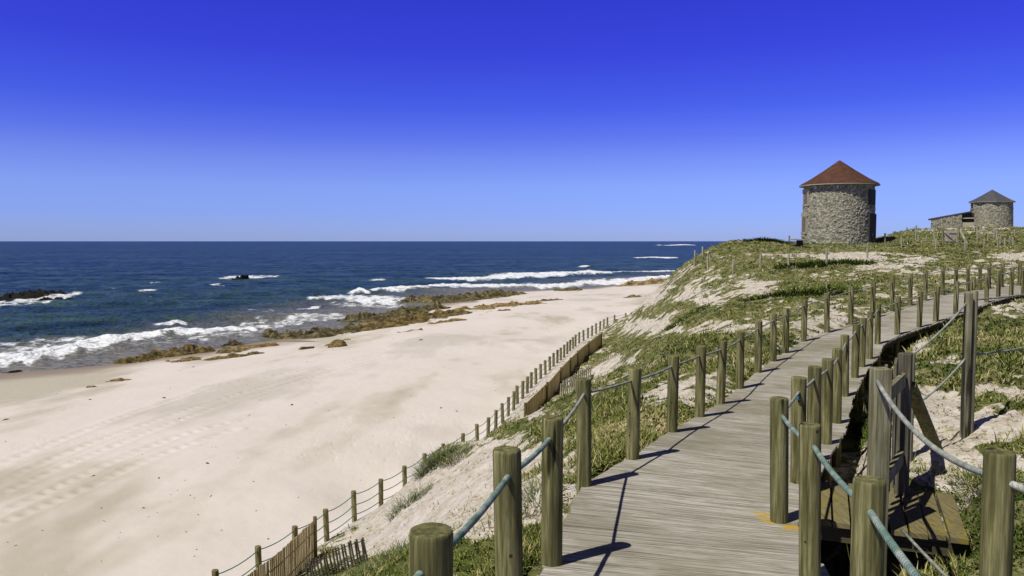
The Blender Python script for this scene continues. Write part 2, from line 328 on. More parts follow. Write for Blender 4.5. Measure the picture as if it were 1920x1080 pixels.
for p in [(26,64,H-.3),(23,66,H-.3),(29,66,H-.28),(27,72,H-.3),(18,62,H-.2),(60,112,H+1.6),(67,112,H+1.65),(72,112,H+1.6),(64,118,H+1.4),(50,105,H+1.0),(45,90,H+.8),(80,112,H+1.6),(90,150,H),(60,160,6),(110,200,5),(200,200,6),(150,100,9),(80,60,9.5),(60,40,9.3),(40,45,9.2),(120,20,9),(60,0,8.5),(30,15,8.5),(20,18,8.45),(14,13,8.5),(10,8,8.3),(7,10,8.4),(14,0,8.3),(6,-2,8.1),(3,-6,8),(0,-10,7.8),(30,-30,8),(100,-100,8),(-3,-10,6.5),(-3,0,6.6),(-2.2,3,7.0),(-1.2,5,7.6),(-.9,3,7.8),(-1.4,0,7.9),(-5,4,5.2),(-5,8,4.6),(-6,0,5),(3.2,4.5,8.05),(2.6,3,8.15),(2.6,5.6,8.0),(4.5,5,8.15),
          (30,76,8.8),(22,72,9),(16,72,7.0),(12.5,73,4.2),(20,90,4.5),(30,95,6),(40,130,4.5),(35,110,5.5),(10,66,4.0),(400,400,4),(400,0,8),(250,-250,8),(0,-60,6),(-.7,8,7.6)]: C.append(p)
# fence foot, beach, shoreline
for i in range(1,len(FL)): C.append((FL[i][0],FL[i][1],FZ))
for p in FL[2:30:3]: C.append((p[0]-3,p[1],FZ-.12))
SH=[(-60,715),(0,700),(100,693),(200,684),(300,668),(400,655),(500,640),(600,625),(680,606),(760,583),(830,570),(900,556),(960,547),(1100,541),(1200,531),(1260,525)]
SHW=[atz(x,y,0.) for x,y in SH]
SHP=np.array([(-190,-60),(-110,0),(-75,40)]+[(p[0],p[1]) for p in SHW]+[(75,255),(200,400),(900,1200),(3000,4200)])
for p in SHP[:-1]:
    C.append((p[0],p[1],0.)); 
for p in SHP[:-2]:
    C.append((p[0]-7,p[1]+14,-.6)); C.append((p[0]-35,p[1]+70,-3)); C.append((p[0]+4,p[1]-8,.45))
for q in [(0,760,1.3),(200,740,1.3),(400,700,1.3),(600,665,1.3),(800,610,1.3),(960,572,1.2),(1100,556,1.2),(100,850,1.8),(300,800,1.85),(500,730,1.85),(700,680,1.9),(850,630,1.9),(1000,595,1.9),(1080,570,1.9),(100,1000,2.05),(300,950,2.1),(500,850,2.1),(700,780,2.1),(850,700,2.1),(1000,640,2.1),(300,1080,2.1)]:
    C.append(tuple(atz(*q)))
for q in [(-40,10,1.6),(-25,-5,2),(-14,2,2.2),(-60,-60,1.5),(-20,-60,2.5),(-300,500,-6),(-300,100,-6),(-100,900,-8),(300,900,-6)]: C.append(q)
C=np.array(C)
def rbf(P,c=1.2):
    D=np.sqrt(((P[:,None,:2]-P[None,:,:2])**2).sum(-1)+c*c)
    A=np.zeros((len(P)+1,)*2); A[:-1,:-1]=D+np.eye(len(P))*-.02; A[:-1,-1]=1; A[-1,:-1]=1
    return np.linalg.solve(A,np.append(P[:,2],0))
W=rbf(C)
def base_h(x,y,c=1.2):
    x=np.asarray(x,float);y=np.asarray(y,float);out=np.full(x.shape,W[-1])
    for (a,b,_),wv in zip(C,W[:-1]): out=out+wv*np.sqrt((x-a)**2+(y-b)**2+c*c)
    return out
# places (in the photograph) where bare sand or dense green shows; projected on the ground
SANDY=[(1590,482,55,11,1.2),(1735,487,45,8,1.1),(1900,482,35,8,1.3),(1235,612,60,20,1.2),(1430,545,60,16,.7),(1320,560,40,14,.6),(1210,560,35,20,.5),(1620,500,25,10,.5),(1540,628,45,8,.7),(1570,600,45,8,.5),(1270,720,40,8,.4),(1270,745,50,8,.5),(960,860,140,36,1.0),(850,930,120,60,1.3),(900,970,80,50,1.2),(700,1010,60,40,1.5),(760,960,60,40,1.2),(1000,780,60,12,.5),(1130,660,30,12,.6),(1100,690,60,10,.2),(1020,720,60,30,.6),(1870,800,100,25,1.5),(1780,860,80,60,1.6),(1760,800,50,60,1.1),(1640,870,60,50,1.2),(1860,730,60,10,.6),(1880,610,30,6,.7),(1740,740,30,30,.5),(1730,640,50,10,.3),(1890,880,60,20,1.0),(1810,1000,40,12,.6),(1460,480,30,10,.4),(1350,480,20,10,.5),(1380,620,60,8,.5)]
GREEN=[(1500,463,260,8,.7),(1820,452,160,12,.7),(1700,443,90,8,.5),(1240,650,110,22,1.1),(1280,602,28,9,1.4),(1275,575,30,9,1.0),(1215,590,30,14,.8),(1500,550,45,16,1.1),(1490,530,25,14,1.0),(1400,500,60,16,.9),(1360,470,60,20,.7),(1550,497,45,8,1.3),(1450,465,90,10,.9),(1700,470,60,6,.8),(1790,490,60,10,.9),(1780,460,140,14,.8),(1660,525,60,8,.7),(1640,565,50,10,.5),(1410,578,60,9,.7),(1330,595,40,8,.5),(1150,820,60,50,1.3),(1130,880,40,30,1.0),(1230,800,50,30,.8),(1090,760,90,40,.4),(1320,690,80,25,.6),(1430,640,80,15,.4),(980,800,80,14,.9),(820,862,60,14,1.3),(930,1040,90,30,1.4),(820,1060,90,25,1.3),(740,1065,60,20,1.2),(1010,1010,40,30,.9),(1850,700,90,25,1.1),(1850,650,90,25,.7),(1850,610,90,15,.9),(1720,700,60,30,.5),(1850,1040,120,40,1.3),(1720,1060,90,40,1.3),(1900,950,50,40,1.2),(1600,800,40,30,.9),(1890,770,40,20,.4)]
def cover(x,y,z):
    """dune mask, plant cover 0..1"""
    d,s=dist_poly(x,y,FL); dune=sstep(-.6,.8,d*s)
    px,py=proj(x,y,z)
    n=fbm(x*.33,y*.33,4,5)*1.25+fbm(x*1.9,y*1.9,3,9)*.45
    v=.29+n*1.0+.75*fbm(x*.8,y*1.3,2,19)+1.4*fbm(x*2.2,y*3.6,3,29)
    vis=(y>2)
    for (cx,cy,rx,ry,a) in SANDY: v=v-np.where(vis,a*np.exp(-((px-cx)/rx)**2-((py-cy)/ry)**2),0)
    for (cx,cy,rx,ry,a) in GREEN: v=v+np.where(vis,a*np.exp(-((px-cx)/rx)**2-((py-cy)/ry)**2),0)
    v=v-.9*(1-sstep(0,2.2,d*s))*sstep(24,30,y)
    return dune,sstep(-.5,.8,v)*dune,d*s
SZ=H-2.28
def side_low(x,y): # hollow under the deck and gate landing
    return .55*np.exp(-(((x-2.6)/.75)**2+((y-5.9)/1.0)**2))
TR=[[(-60,870),(0,858),(150,800),(290,750),(390,712),(560,690),(700,660)],[(-60,905),(0,893),(150,830),(300,778),(400,745),(560,700),(720,662)],[(-60,930),(0,917),(150,855),(300,795),(420,752),(560,709),(740,664)],[(-60,965),(0,957),(180,875),(330,815),(430,790)],[(-60,990),(0,980),(130,925),(250,872),(350,835),(440,805)]]
TRW=[np.array([tuple(atz(a,b,2.0)[:2]) for a,b in t]) for t in TR]
def height(x,y,full=True):
    z=base_h(x,y)
    d,s=dist_poly(x,y,FL); dune=sstep(-.3,3,d*s)
    r=np.hypot(x,y)
    if full:
        z=z+dune*(fbm(x*.45,y*.45,4,21)*.30*sstep(2,25,r)+fbm(x*1.3,y*1.3,3,31)*.10+fbm(x*5,y*5,3,41)*.035)
        z=z+(1-dune)*(fbm(x*.12,y*.12,3,51)*.10+fbm(x*1.2,y*1.2,3,55)*.02)*sstep(-.2,.8,z)
    dc,sc=dist_poly(x,y,CLs); near=1-sstep(.95,1.7,dc); lim=deckz(y)-.16-.42*sstep(-.5,.6,dc*sc)*sstep(60,8,y)
    z=np.where(near>0,z*(1-near)+np.minimum(z,lim)*near,z)
    z=z-side_low(x,y)
    u=((x-3.08)*.927-(y-6.8)*.375); v=((x-3.08)*.375+(y-6.8)*.927); ins=(1-sstep(.62,.95,np.abs(u)-.12*0))*(1-sstep(.5,.85,np.abs(v)))
    z=np.where(ins>0,np.minimum(z,z*(1-ins)+ins*(SZ-.17-.25*sstep(0,-.6,v)-.15*sstep(.2,-.5,u))),z)
    z=np.where(np.hypot(x-26.2,y-66.5)<3.1,H-.75,z)
    return z
def build_ground():
    az=np.concatenate([np.linspace(-180,-50,40)[:-1],np.linspace(-50,-37,30)[:-1],np.linspace(-37,37,1150),np.linspace(37,50,30)[1:],np.linspace(50,180,40)[1:-1]])
    rr=[.3]
    while rr[-1]<2.2: rr.append(rr[-1]*1.08)
    while rr[-1]<110: rr.append(rr[-1]*1.0052)
    while rr[-1]<9000: rr.append(rr[-1]*1.04)
    rr=np.array(rr); A,RR=np.meshgrid(np.radians(az),rr); x=(RR*np.sin(A)); y=(RR*np.cos(A)); sh=x.shape; x=x.ravel();y=y.ravel()
    z=height(x,y)
    far=sstep(500,900,np.hypot(x,y)); dsh,ssh=dist_poly(x,y,SHP); inland=np.where(ssh>0,1,-1)
    z=z*(1-far)+far*np.where(inland>0,6.,-9.)
    z=np.where((ssh<0),np.minimum(z,-.02*np.minimum(dsh,300)),z)
    dune,veg,ds=cover(x,y,z)
    dune=dune*sstep(-.2,.5,z)
    z=z+veg*(.03+.06*np.abs(fbm(x*2.6,y*2.6,3,61))+.03*perlin(x*9,y*9,71))*sstep(1.,2.5,np.hypot(x-0,y))*(dist_poly(x,y,CLs)[0]>1.15)
    # wheel tracks pressed into the beach
    bm=(ds<0)&(z>.4)&(y<90)&(y>10)
    xi,yi=x[bm],y[bm]; dz=np.zeros(xi.shape)
    for t in TRW:
        acc=0; best=np.full(xi.shape,9e9); S=np.zeros(xi.shape)
        for a,b in zip(t[:-1],t[1:]):
            dv=b-a;L=np.hypot(*dv);u=np.clip(((xi-a[0])*dv[0]+(yi-a[1])*dv[1])/L**2,0,1)
            dd=np.hypot(xi-a[0]-u*dv[0],yi-a[1]-u*dv[1]);m=dd<best;best=np.where(m,dd,best);S=np.where(m,acc+u*L,S);acc+=L
        env=np.exp(-(best/.24)**2); dz+=env*(-.03+.05*np.sin(S*2*np.pi/.62+perlin(xi,yi,5)*2))*(.6+.4*perlin(xi*.5,yi*.5,3))
        dz+=.03*np.exp(-((best-.42)/.12)**2)
    # footprints
    fp=perlin(xi*3.6,yi*3.6,88); pm=sstep(.05,.35,fbm(xi*.11,yi*.11,2,90)); dz-=pm*.018*sstep(.45,.6,fp)
    z[bm]+=dz
    wet=sstep(.40,.05,z+.10*fbm(x*.2,y*.2,3,13))*(dune<.5)
    qx,qy=proj(x,y,z)
    for (cx,cy,rx,ry) in ((850,566,55,4),(650,603,60,4),(560,640,40,2)): wet=np.maximum(wet,np.where(y>50,sstep(.35,.6,np.exp(-((qx-cx)/rx)**2-((qy-cy)/ry)**2)),0)*(dune<.5))
    dry=sstep(-.3,.3,fbm(x*.5,y*.5,3,95)+.2)*dune
    F=grid_faces(*sh,wrap=True); nc=sh[1]
    F=F[:,::-1]
    fc=dune[F].mean(1)>.5
    V=np.stack([x,y,z],1); at_={'veg':veg,'wet':wet,'dune':dune,'dry':dry}
    for nm,mask in (('dune_ground',fc),('beach',~fc)):
        f=F[mask]; u,inv=np.unique(f,return_inverse=True)
        o=npmesh(nm,V[u],inv.reshape(f.shape),MAT['ground'],None,{k:v[u] for k,v in at_.items()},smooth=True); o['kind']='structure'
build_ground()
def gz(x,y): return float(height(np.array([x],float),np.array([y],float))[0])
_Y=np.geomspace(3,160,700)
def hit(px,py,lift=0.):
    a,t=ray(px,py); z=height(a*_Y,_Y); d=(H+t*_Y)-z-lift; k=np.where(d<=0)[0]
    if len(k)==0 or k[0]==0: k=len(_Y)-1
    else: k=k[0]
    return np.array((a*_Y[k],_Y[k],z[k]))
# ---------------------------------------------------------------- sea
FOAM=[([(0,676),(68,667),(122,659),(176,646),(233,637),(325,621),(434,617),(480,617)],[12,11,9,10,9,6,3,2],1.3),
([(-60,690),(0,676)],[9,9],1.3),([(0,648),(60,640),(160,634)],[6,7,5],.7),([(0,660),(120,645),(250,632)],[8,8,5],.55),
([(-20,668),(150,652),(330,634),(480,622)],[17,15,11,8],.42),([(292,609),(325,607),(347,606)],[2,3.5,2],1.2),([(480,600),(510,612),(560,596),(640,590)],[8,7,4,3],.75),([(-20,572),(50,564),(90,560),(150,550)],[4,7,8,3],.95),([(410,521),(450,520),(520,518)],[1,3,1],.85),
([(398,533),(410,532)],[1,1],.85),([(450,612),(520,603),(600,597),(650,592)],[9,9,7,4],.62),([(380,627),(470,622),(500,618)],[4,5,4],.6),([(490,583),(508,582)],[2,2],.85),([(560,578),(600,574)],[1.5,3],.85),([(580,560),(640,556),(700,562),(760,563)],[3,6,10,5],1.0),([(656,548),(675,545),(690,548)],[1.5,3,1.5],1.3),
([(700,545),(764,541),(830,535),(900,536),(970,536),(1050,536),(1120,530),(1190,526),(1285,515)],[2,3.5,3.5,4,4,4.5,5.5,4.5,3],1.25),([(800,522),(850,523),(900,523),(960,518),(1050,514),(1083,513)],[1,2,4,4.5,4,2.5],1.25),
([(1085,511),(1105,510),(1145,512)],[3,4,1.5],1.3),([(1150,511),(1205,509),(1252,508),(1290,507)],[.6,1.2,2,1],1.1),([(1192,483),(1230,482.5),(1268,483)],[.8,1.2,.8],1.3),([(1248,460),(1275,459),(1300,459.5)],[.5,1,.5],1.2),([(1087,500),(1101,499)],[1.2,1.2],1.2),
([(695,526),(718,525)],[1.2,1.2],.85),([(280,531),(300,530)],[1,1],.9),([(262,546),(290,545)],[1,1],.9),([(205,541),(212,541)],[1,1],.9),([(1234,459.5),(1238,459.5)],[.7,.7],1.1),([(620,568),(720,575),(760,572)],[3,4,3],.6),([(250,640),(330,632),(430,628),(500,624)],[5,6,5,5],.45)]
def build_sea():
    az=np.concatenate([np.linspace(-120,-40,60)[:-1],np.linspace(-40,28,900),np.linspace(28,75,60)[1:]])
    ys=np.concatenate([np.linspace(760,470,520),np.linspace(469.5,453.0,60)]); rr=H*FPX/(ys-452)
    rr=np.concatenate([np.geomspace(30,rr[0],12)[:-1],rr,[20000,30000,45000]])
    A,RR=np.meshgrid(np.radians(az),rr); sh=A.shape; x=(RR*np.sin(A)).ravel(); y=(RR*np.cos(A)).ravel(); r=RR.ravel()
    px,py=proj(x,y,np.zeros_like(x)); foam=np.zeros_like(x); ridge=np.zeros_like(x)
    for pts,hw,st in FOAM:
        X=[p[0] for p in pts]; yy=np.interp(px,X,[p[1] for p in pts]); hh=np.interp(px,X,hw)
        ex=np.minimum(sstep(X[0]-12,X[0]+6,px),1-sstep(X[-1]-6,X[-1]+12,px))
        wob=fbm(px*.03,py*.05,3,7)*hh*1.0
        g=np.exp(-(((py-yy+wob)/hh)**2)**1.3)*ex*st; foam=np.maximum(foam,g)
        if st>=1.1: ridge=np.maximum(ridge,np.exp(-((py-yy)/(hh*.8))**2)*ex*np.minimum(1,hh/3))
    # chop + swell, directions roughly toward the shore
    lod=sstep(900,150,r)
    sw=np.sin((y*.95-x*.3)/34*2*np.pi+fbm(x*.008,y*.008,3,2)*7)
    crest=np.clip(sw,-1,1)
    z=.16*lod*crest+lod*(fbm(x*.12,y*.28,4,3)*.42)+.15*sstep(350,60,r)*fbm(x*.6,y*1.1,3,4)
    dsh,ssh=dist_poly(x,y,SHP); calm=sstep(0,14,dsh); z=z*calm+ridge*.38*np.clip(calm+.3,0,1)*(1+.6*perlin(x*.7,y*.7,6))
    brk=fbm(x*.9,y*.45,4,8)*.9+fbm(x*.25,y*.1,3,12)*.5
    foam2=foam*.86+brk*np.minimum(1,foam*2)*.82+.0
    cap=sstep(.6,.72,fbm(x*.05,y*.11,3,15)+.25*perlin(x*.6,y*.5,16))*sstep(500,200,r)*.6
    foam2=np.maximum(foam2,cap)
    shore=sstep(34,3,dsh+6*fbm(x*.08,y*.08,3,91))
    green=np.clip(sstep(.2,1.,crest)*sstep(300,60,dsh)*.95+sstep(140,25,dsh)*.4,0,1)
    z=np.where(dsh<40,np.maximum(z,-.3),z)
    F=grid_faces(*sh)[:,::-1]
    m,n,b=M('sea_water'); g=N(n,'ShaderNodeNewGeometry').outputs['Position']
    n1=noise(n,g,.05,6,.65,(1,2.6,1)); n2=noise(n,g,.9,5,.65,(1,1.9,1)); n3=noise(n,g,.012,5,.65,(1,2.2,1))
    n5=noise(n,g,.0035,6,.7,(1,2.6,1)); n6=noise(n,g,.018,5,.7,(1,2.4,1))
    n7=noise(n,g,.2,4,.75,(1,.8,1)); n8=noise(n,g,.07,4,.7,(1,1.1,1))
    nn=math_(n,'ADD',math_(n,'ADD',math_(n,'MULTIPLY',n7,.38),math_(n,'MULTIPLY',n5,.17)),math_(n,'ADD',math_(n,'MULTIPLY',n6,.15),math_(n,'MULTIPLY',n8,.3)))
    c=ramp(n,nn,[(.42,(.001,.009,.01)),(.5,(.01,.037,.038)),(.58,(.06,.11,.11))])  # shading of the wave streaks is painted into the water colour
    c=mixc(n,math_(n,'MULTIPLY',attr(n,'green'),.8),c,ramp(n,n1,[(.35,(.008,.035,.03)),(.6,(.05,.1,.05))]))
    c=mixc(n,attr(n,'shore'),c,ramp(n,n2,[(.35,(.09,.1,.085)),(.6,(.24,.22,.18))]))
    fm=attr(n,'foam'); fn=math_(n,'ADD',fm,math_(n,'MULTIPLY',math_(n,'SUBTRACT',noise(n,g,1.6,8,.8,(.7,1.2,1)),.5),2.4)); fn=math_(n,'MULTIPLY',fn,ramp(n,fm,[(.06,(0,0,0)),(.2,(1,1,1))]))
    fo=ramp(n,fn,[(.3,(0,0,0)),(.5,(.35,.35,.35)),(.8,(1,1,1))]); c=mixc(n,fo,c,(.78,.8,.82))
    n.links.new(c,b.inputs['Base Color']); n.links.new(ramp(n,fo,[(0,(.3,.3,.3)),(1,(.9,.9,.9))]),b.inputs['Roughness']); b.inputs['IOR'].default_value=1.33
    n.links.new(math_(n,'SUBTRACT',.23,math_(n,'MULTIPLY',attr(n,'shore'),.2)),b.inputs['Specular IOR Level'])
    h=math_(n,'ADD',math_(n,'ADD',math_(n,'MULTIPLY',n2,.5),math_(n,'MULTIPLY',n7,1.6)),math_(n,'MULTIPLY',n8,3)); bump(n,b,h,.9,1.1)
    o=npmesh('sea',np.stack([x,y,z],1),F,m,None,{'foam':foam2,'shore':shore,'green':green},smooth=True); o['kind']='structure'
build_sea()
# ---------------------------------------------------------------- rocks
def rockmat(name,stops):
    m,n,b=M(name); g=N(n,'ShaderNodeNewGeometry').outputs['Position']; a=noise(n,g,1.1,6,.75); w2=noise(n,g,2.6,7,.85,(1,.5,1)); jo=attr(n,'joint')
    c=ramp(n,math_(n,'ADD',math_(n,'MULTIPLY',a,.45),math_(n,'MULTIPLY',w2,.55)),stops); c=mixc(n,math_(n,'MULTIPLY',jo,.8),c,(.012,.01,.005)); n.links.new(c,b.inputs['Base Color']); rough(b,.75,.2)  # crevices painted near black: their shade is put into the colour
    bump(n,b,w2,1.,.35); return m
MAT['darkrock']=rockmat('seaweed_covered_rock',[(.39,(.014,.015,.008)),(.46,(.08,.072,.028)),(.53,(.21,.17,.07)),(.61,(.42,.35,.22))])
MAT['ochrerock']=rockmat('ochre_rock',[(.38,(.06,.045,.015)),(.46,(.24,.155,.045)),(.54,(.4,.29,.12)),(.62,(.6,.54,.42))])
MAT['blackrock']=rockmat('wet_black_rock',[(.3,(.006,.006,.005)),(.6,(.02,.019,.014)),(.75,(.06,.05,.03))])
MAT['mixrock']=rockmat('mixed_shore_rock',[(.38,(.02,.018,.008)),(.46,(.12,.09,.03)),(.54,(.3,.21,.07)),(.64,(.46,.38,.22))])
def reef(spine,hw,ht,mat,label,z0=0.,seed=1,name='rock_outcrop',gap=.0):
    P=np.array([tuple(atz(a,b,z0+ht*.3)[:2]) for a,b in spine]); L=np.hypot(*np.diff(P,axis=0).T).sum()
    step=max(.16,min(.4,P[:,1].mean()/420)); nu=max(12,int(L/step)); Q=resample(P,nu); nv=max(9,int(2*hw/step*.7))
    T=np.gradient(Q,axis=0); T/=np.hypot(*T.T)[:,None]; Nn=np.stack([-T[:,1],T[:,0]],1)
    v=np.linspace(-1,1,nv); u=np.linspace(0,1,nu); U,Vv=np.meshgrid(u,v,indexing='ij')
    x=Q[:,0][:,None]+Nn[:,0][:,None]*v*hw; y=Q[:,1][:,None]+Nn[:,1][:,None]*v*hw
    x=x+fbm(x*.5,y*.5,2,seed+5)*hw*.25
    env=(1-np.abs(Vv)**2.2)*sstep(0,.10,U)*sstep(1,.90,U)
    env=env*(.55+.8*fbm(x*.35,y*.35,3,seed+3)+.35)
    f1,f2,idv=worley(x*1.25+fbm(x,y,2,3)*.6,y*.9,seed); g1_,g2_,id2=worley(x*3.1+.3*fbm(x*2,y*2,2,4),y*2.4,seed+3); rg=ridged(x*.6,y*.8,4,seed)+.35*id2-.3*(1-sstep(0,.2,g2_-g1_))
    h=ht*np.clip(env*(.15+.45*rg+.85*idv-.6*(1-sstep(0,.2,f2-f1)))-(gap+.22)*sstep(-.05,.25,fbm(x*.45,y*.3,2,seed+9)),-.15,2)
    gr=height(x.ravel(),y.ravel()).reshape(x.shape); base=np.maximum(gr,-.25)
    edge=np.maximum(np.abs(Vv)>.97,(U<.01)|(U>.99))
    z=np.where(edge,base-.5,base-.12+h)
    V=np.stack([x,y,z],-1).reshape(-1,3); F=grid_faces(nu,nv)[:,::-1]
    # underside closes the block
    n0=len(V); Vb=V.copy(); Vb[:,2]=np.minimum(V[:,2],base.ravel()-.5)-.02; 
    F2=F[:,::-1]+n0
    o=npmesh(name,np.concatenate([V,Vb]),np.concatenate([F,F2]),MAT[mat],None,{'joint':np.tile(np.maximum(1-sstep(.02,.16,f2-f1),.8*(1-sstep(.02,.2,g2_-g1_))).ravel(),2)}); meta(o,label,'rock','rocks along the shore'); return o
G='rock reef'
reef([(750,556),(800,560),(850,559),(900,555),(962,549)],6,1.15,'darkrock','long dark green rock reef along the water behind the tide pool',.1,3)
reef([(635,592),(690,596),(740,590),(790,578),(850,577)],4,.9,'darkrock','dark rock ridge at the head of the ochre reef beside white surf',.1,8)
reef([(640,620),(700,614),(760,603),(820,592),(875,588)],5,.65,'mixrock','broad ochre rock reef where the dry sand meets the rocks',.35,12)
reef([(492,628),(540,622),(590,625),(640,620),(690,613)],3.2,.85,'darkrock','rounded olive rock mound at the sand edge left of the ochre reef',.2,17)
reef([(880,580),(930,574),(980,572),(1025,572)],5,.5,'ochrerock','flat scattered ochre rock bed on dry sand beyond the tide pool',.9,22,gap=.3)
reef([(1040,545),(1065,545),(1092,545)],5,.6,'darkrock','low olive rock strip at the far tide line',.2,26)
reef([(1200,535),(1230,530),(1268,527)],7,1.0,'ochrerock','brown rock hump on the far beach below the dune',.5,29)
reef([(215,675),(260,668),(300,662),(345,655),(408,650)],1.9,.65,'mixrock','dark and ochre rock ledge on the tide line at the left shore',.2,33)
reef([(305,671),(350,667),(395,664),(425,671)],1.8,.36,'ochrerock','ochre rock shelf lying on sand just below the dark ledge',.6,37,gap=.2)
reef([(418,659),(450,647),(480,644),(525,640)],1.8,.45,'ochrerock','small ochre rock patch between the left ledge and the olive mound',.4,41)
reef([(-20,697),(5,696),(22,692)],1.3,.45,'blackrock','low black rock at the left picture edge in the wash',.0,44)
reef([(228,640),(245,636),(268,635)],1.2,.6,'darkrock','lone olive rock standing in the foam of the near breaker',-.1,46)
reef([(414,645),(432,642),(452,638)],1.0,.6,'darkrock','little dark rock at the top of the wet sand near the surf',.1,47)
reef([(-25,562),(0,559),(22,556)],4,.9,'blackrock','black offshore rock cut by the left picture edge',-.1,50)
reef([(20,553),(50,553),(75,549),(97,551)],5,1.3,'blackrock','largest black offshore rock at the left with a peaked end',-.1,52)
reef([(50,565),(72,564)],3,.6,'blackrock','small flat black rock in foam in front of the peaked one',-.1,55)
reef([(74,564),(94,563)],3,.9,'blackrock','middle round black rock in the left offshore foam',-.1,57)
reef([(96,563),(112,562),(130,560)],3,.9,'blackrock','black rock with a long low tail at the right of the offshore foam',-.1,59)
reef([(444,520),(458,520)],4,1.7,'blackrock','single black rock with surf streaming off it far from shore',-.1,61)
reef([(1098,501),(1113,501)],6,.8,'blackrock','tiny distant rock beside a white whitecap',-.1,63)
reef([(1240,518),(1262,517)],6,.9,'blackrock','distant dark rock in the surf by the far dune foot',-.1,64)
reef([(30,665),(112,662)],.01+.7,.35,'blackrock','small wet rock poking out of the near surf at left',0.,66)
reef([(195,708),(240,707),(250,706)],.55,.22,'ochrerock','thin ochre rock flake on the left beach',1.,67)
reef([(160,720),(185,719)],.45,.2,'ochrerock','small ochre rock speck nearest the camera on the left beach',1.1,68)
reef([(905,587),(960,585)],1.6,.4,'mixrock','scattered low brown stones on sand in front of the flat bed',.9,71,gap=.25)
reef([(790,612),(845,607),(870,603)],1.6,.4,'ochrerock','thin ochre rock line on sand in front of the broad reef',.9,73,gap=.3)
reef([(1010,566),(1045,564),(1060,565)],1.5,.35,'mixrock','faint thin brown rock streak trailing right from the flat ochre bed',.9,75,gap=.2)
reef([(745,625),(775,622),(790,621)],.9,.35,'ochrerock','small ochre rock patch on sand just below the broad reef',1.,77,gap=.1)
reef([(560,650),(575,648),(590,648)],.6,.25,'mixrock','tiny dark stone streak on sand left of the peaked boulder',1.,78)
reef([(430,668),(470,662),(500,660)],1.2,.35,'mixrock','thin brown rock tongue on sand under the small ochre patch',.6,79,gap=.1)
reef([(1175,563),(1186,562),(1196,563)],1.2,.5,'mixrock','lone dark stone on the far beach close to the dune flank',1.4,80)
# boulder
def boulder(px,py,z0,size,mat,label,seed):
    c=atz(px,py,z0); nu,nv=28,18; th=np.linspace(0,2*np.pi,nu,endpoint=False); ph=np.linspace(-.9,np.pi/2,nv)
    T,Ph=np.meshgrid(th,ph); r=1+.28*ridged(np.cos(T)*2+seed,np.sin(T)*2+Ph*1.7,3,seed)
    x=c[0]+size[0]*r*np.cos(T)*np.cos(Ph); y=c[1]+size[1]*r*np.sin(T)*np.cos(Ph); z=gz(c[0],c[1])-.1+size[2]*r*np.sin(Ph)
    F=grid_faces(nv,nu,True); o=npmesh('boulder',np.stack([x,y,z],-1).reshape(-1,3),F,MAT[mat]); meta(o,label,'rock','stones on the dry beach')
boulder(634,650,1.1,(.75,.6,.62),'mixrock','brown peaked boulder standing alone on dry sand',3)
boulder(617,644,1.1,(.4,.3,.22),'ochrerock','low ochre stone just left of the peaked boulder',5)
boulder(651,633,1.0,(.45,.3,.2),'ochrerock','small flat ochre stone behind the peaked boulder',6)
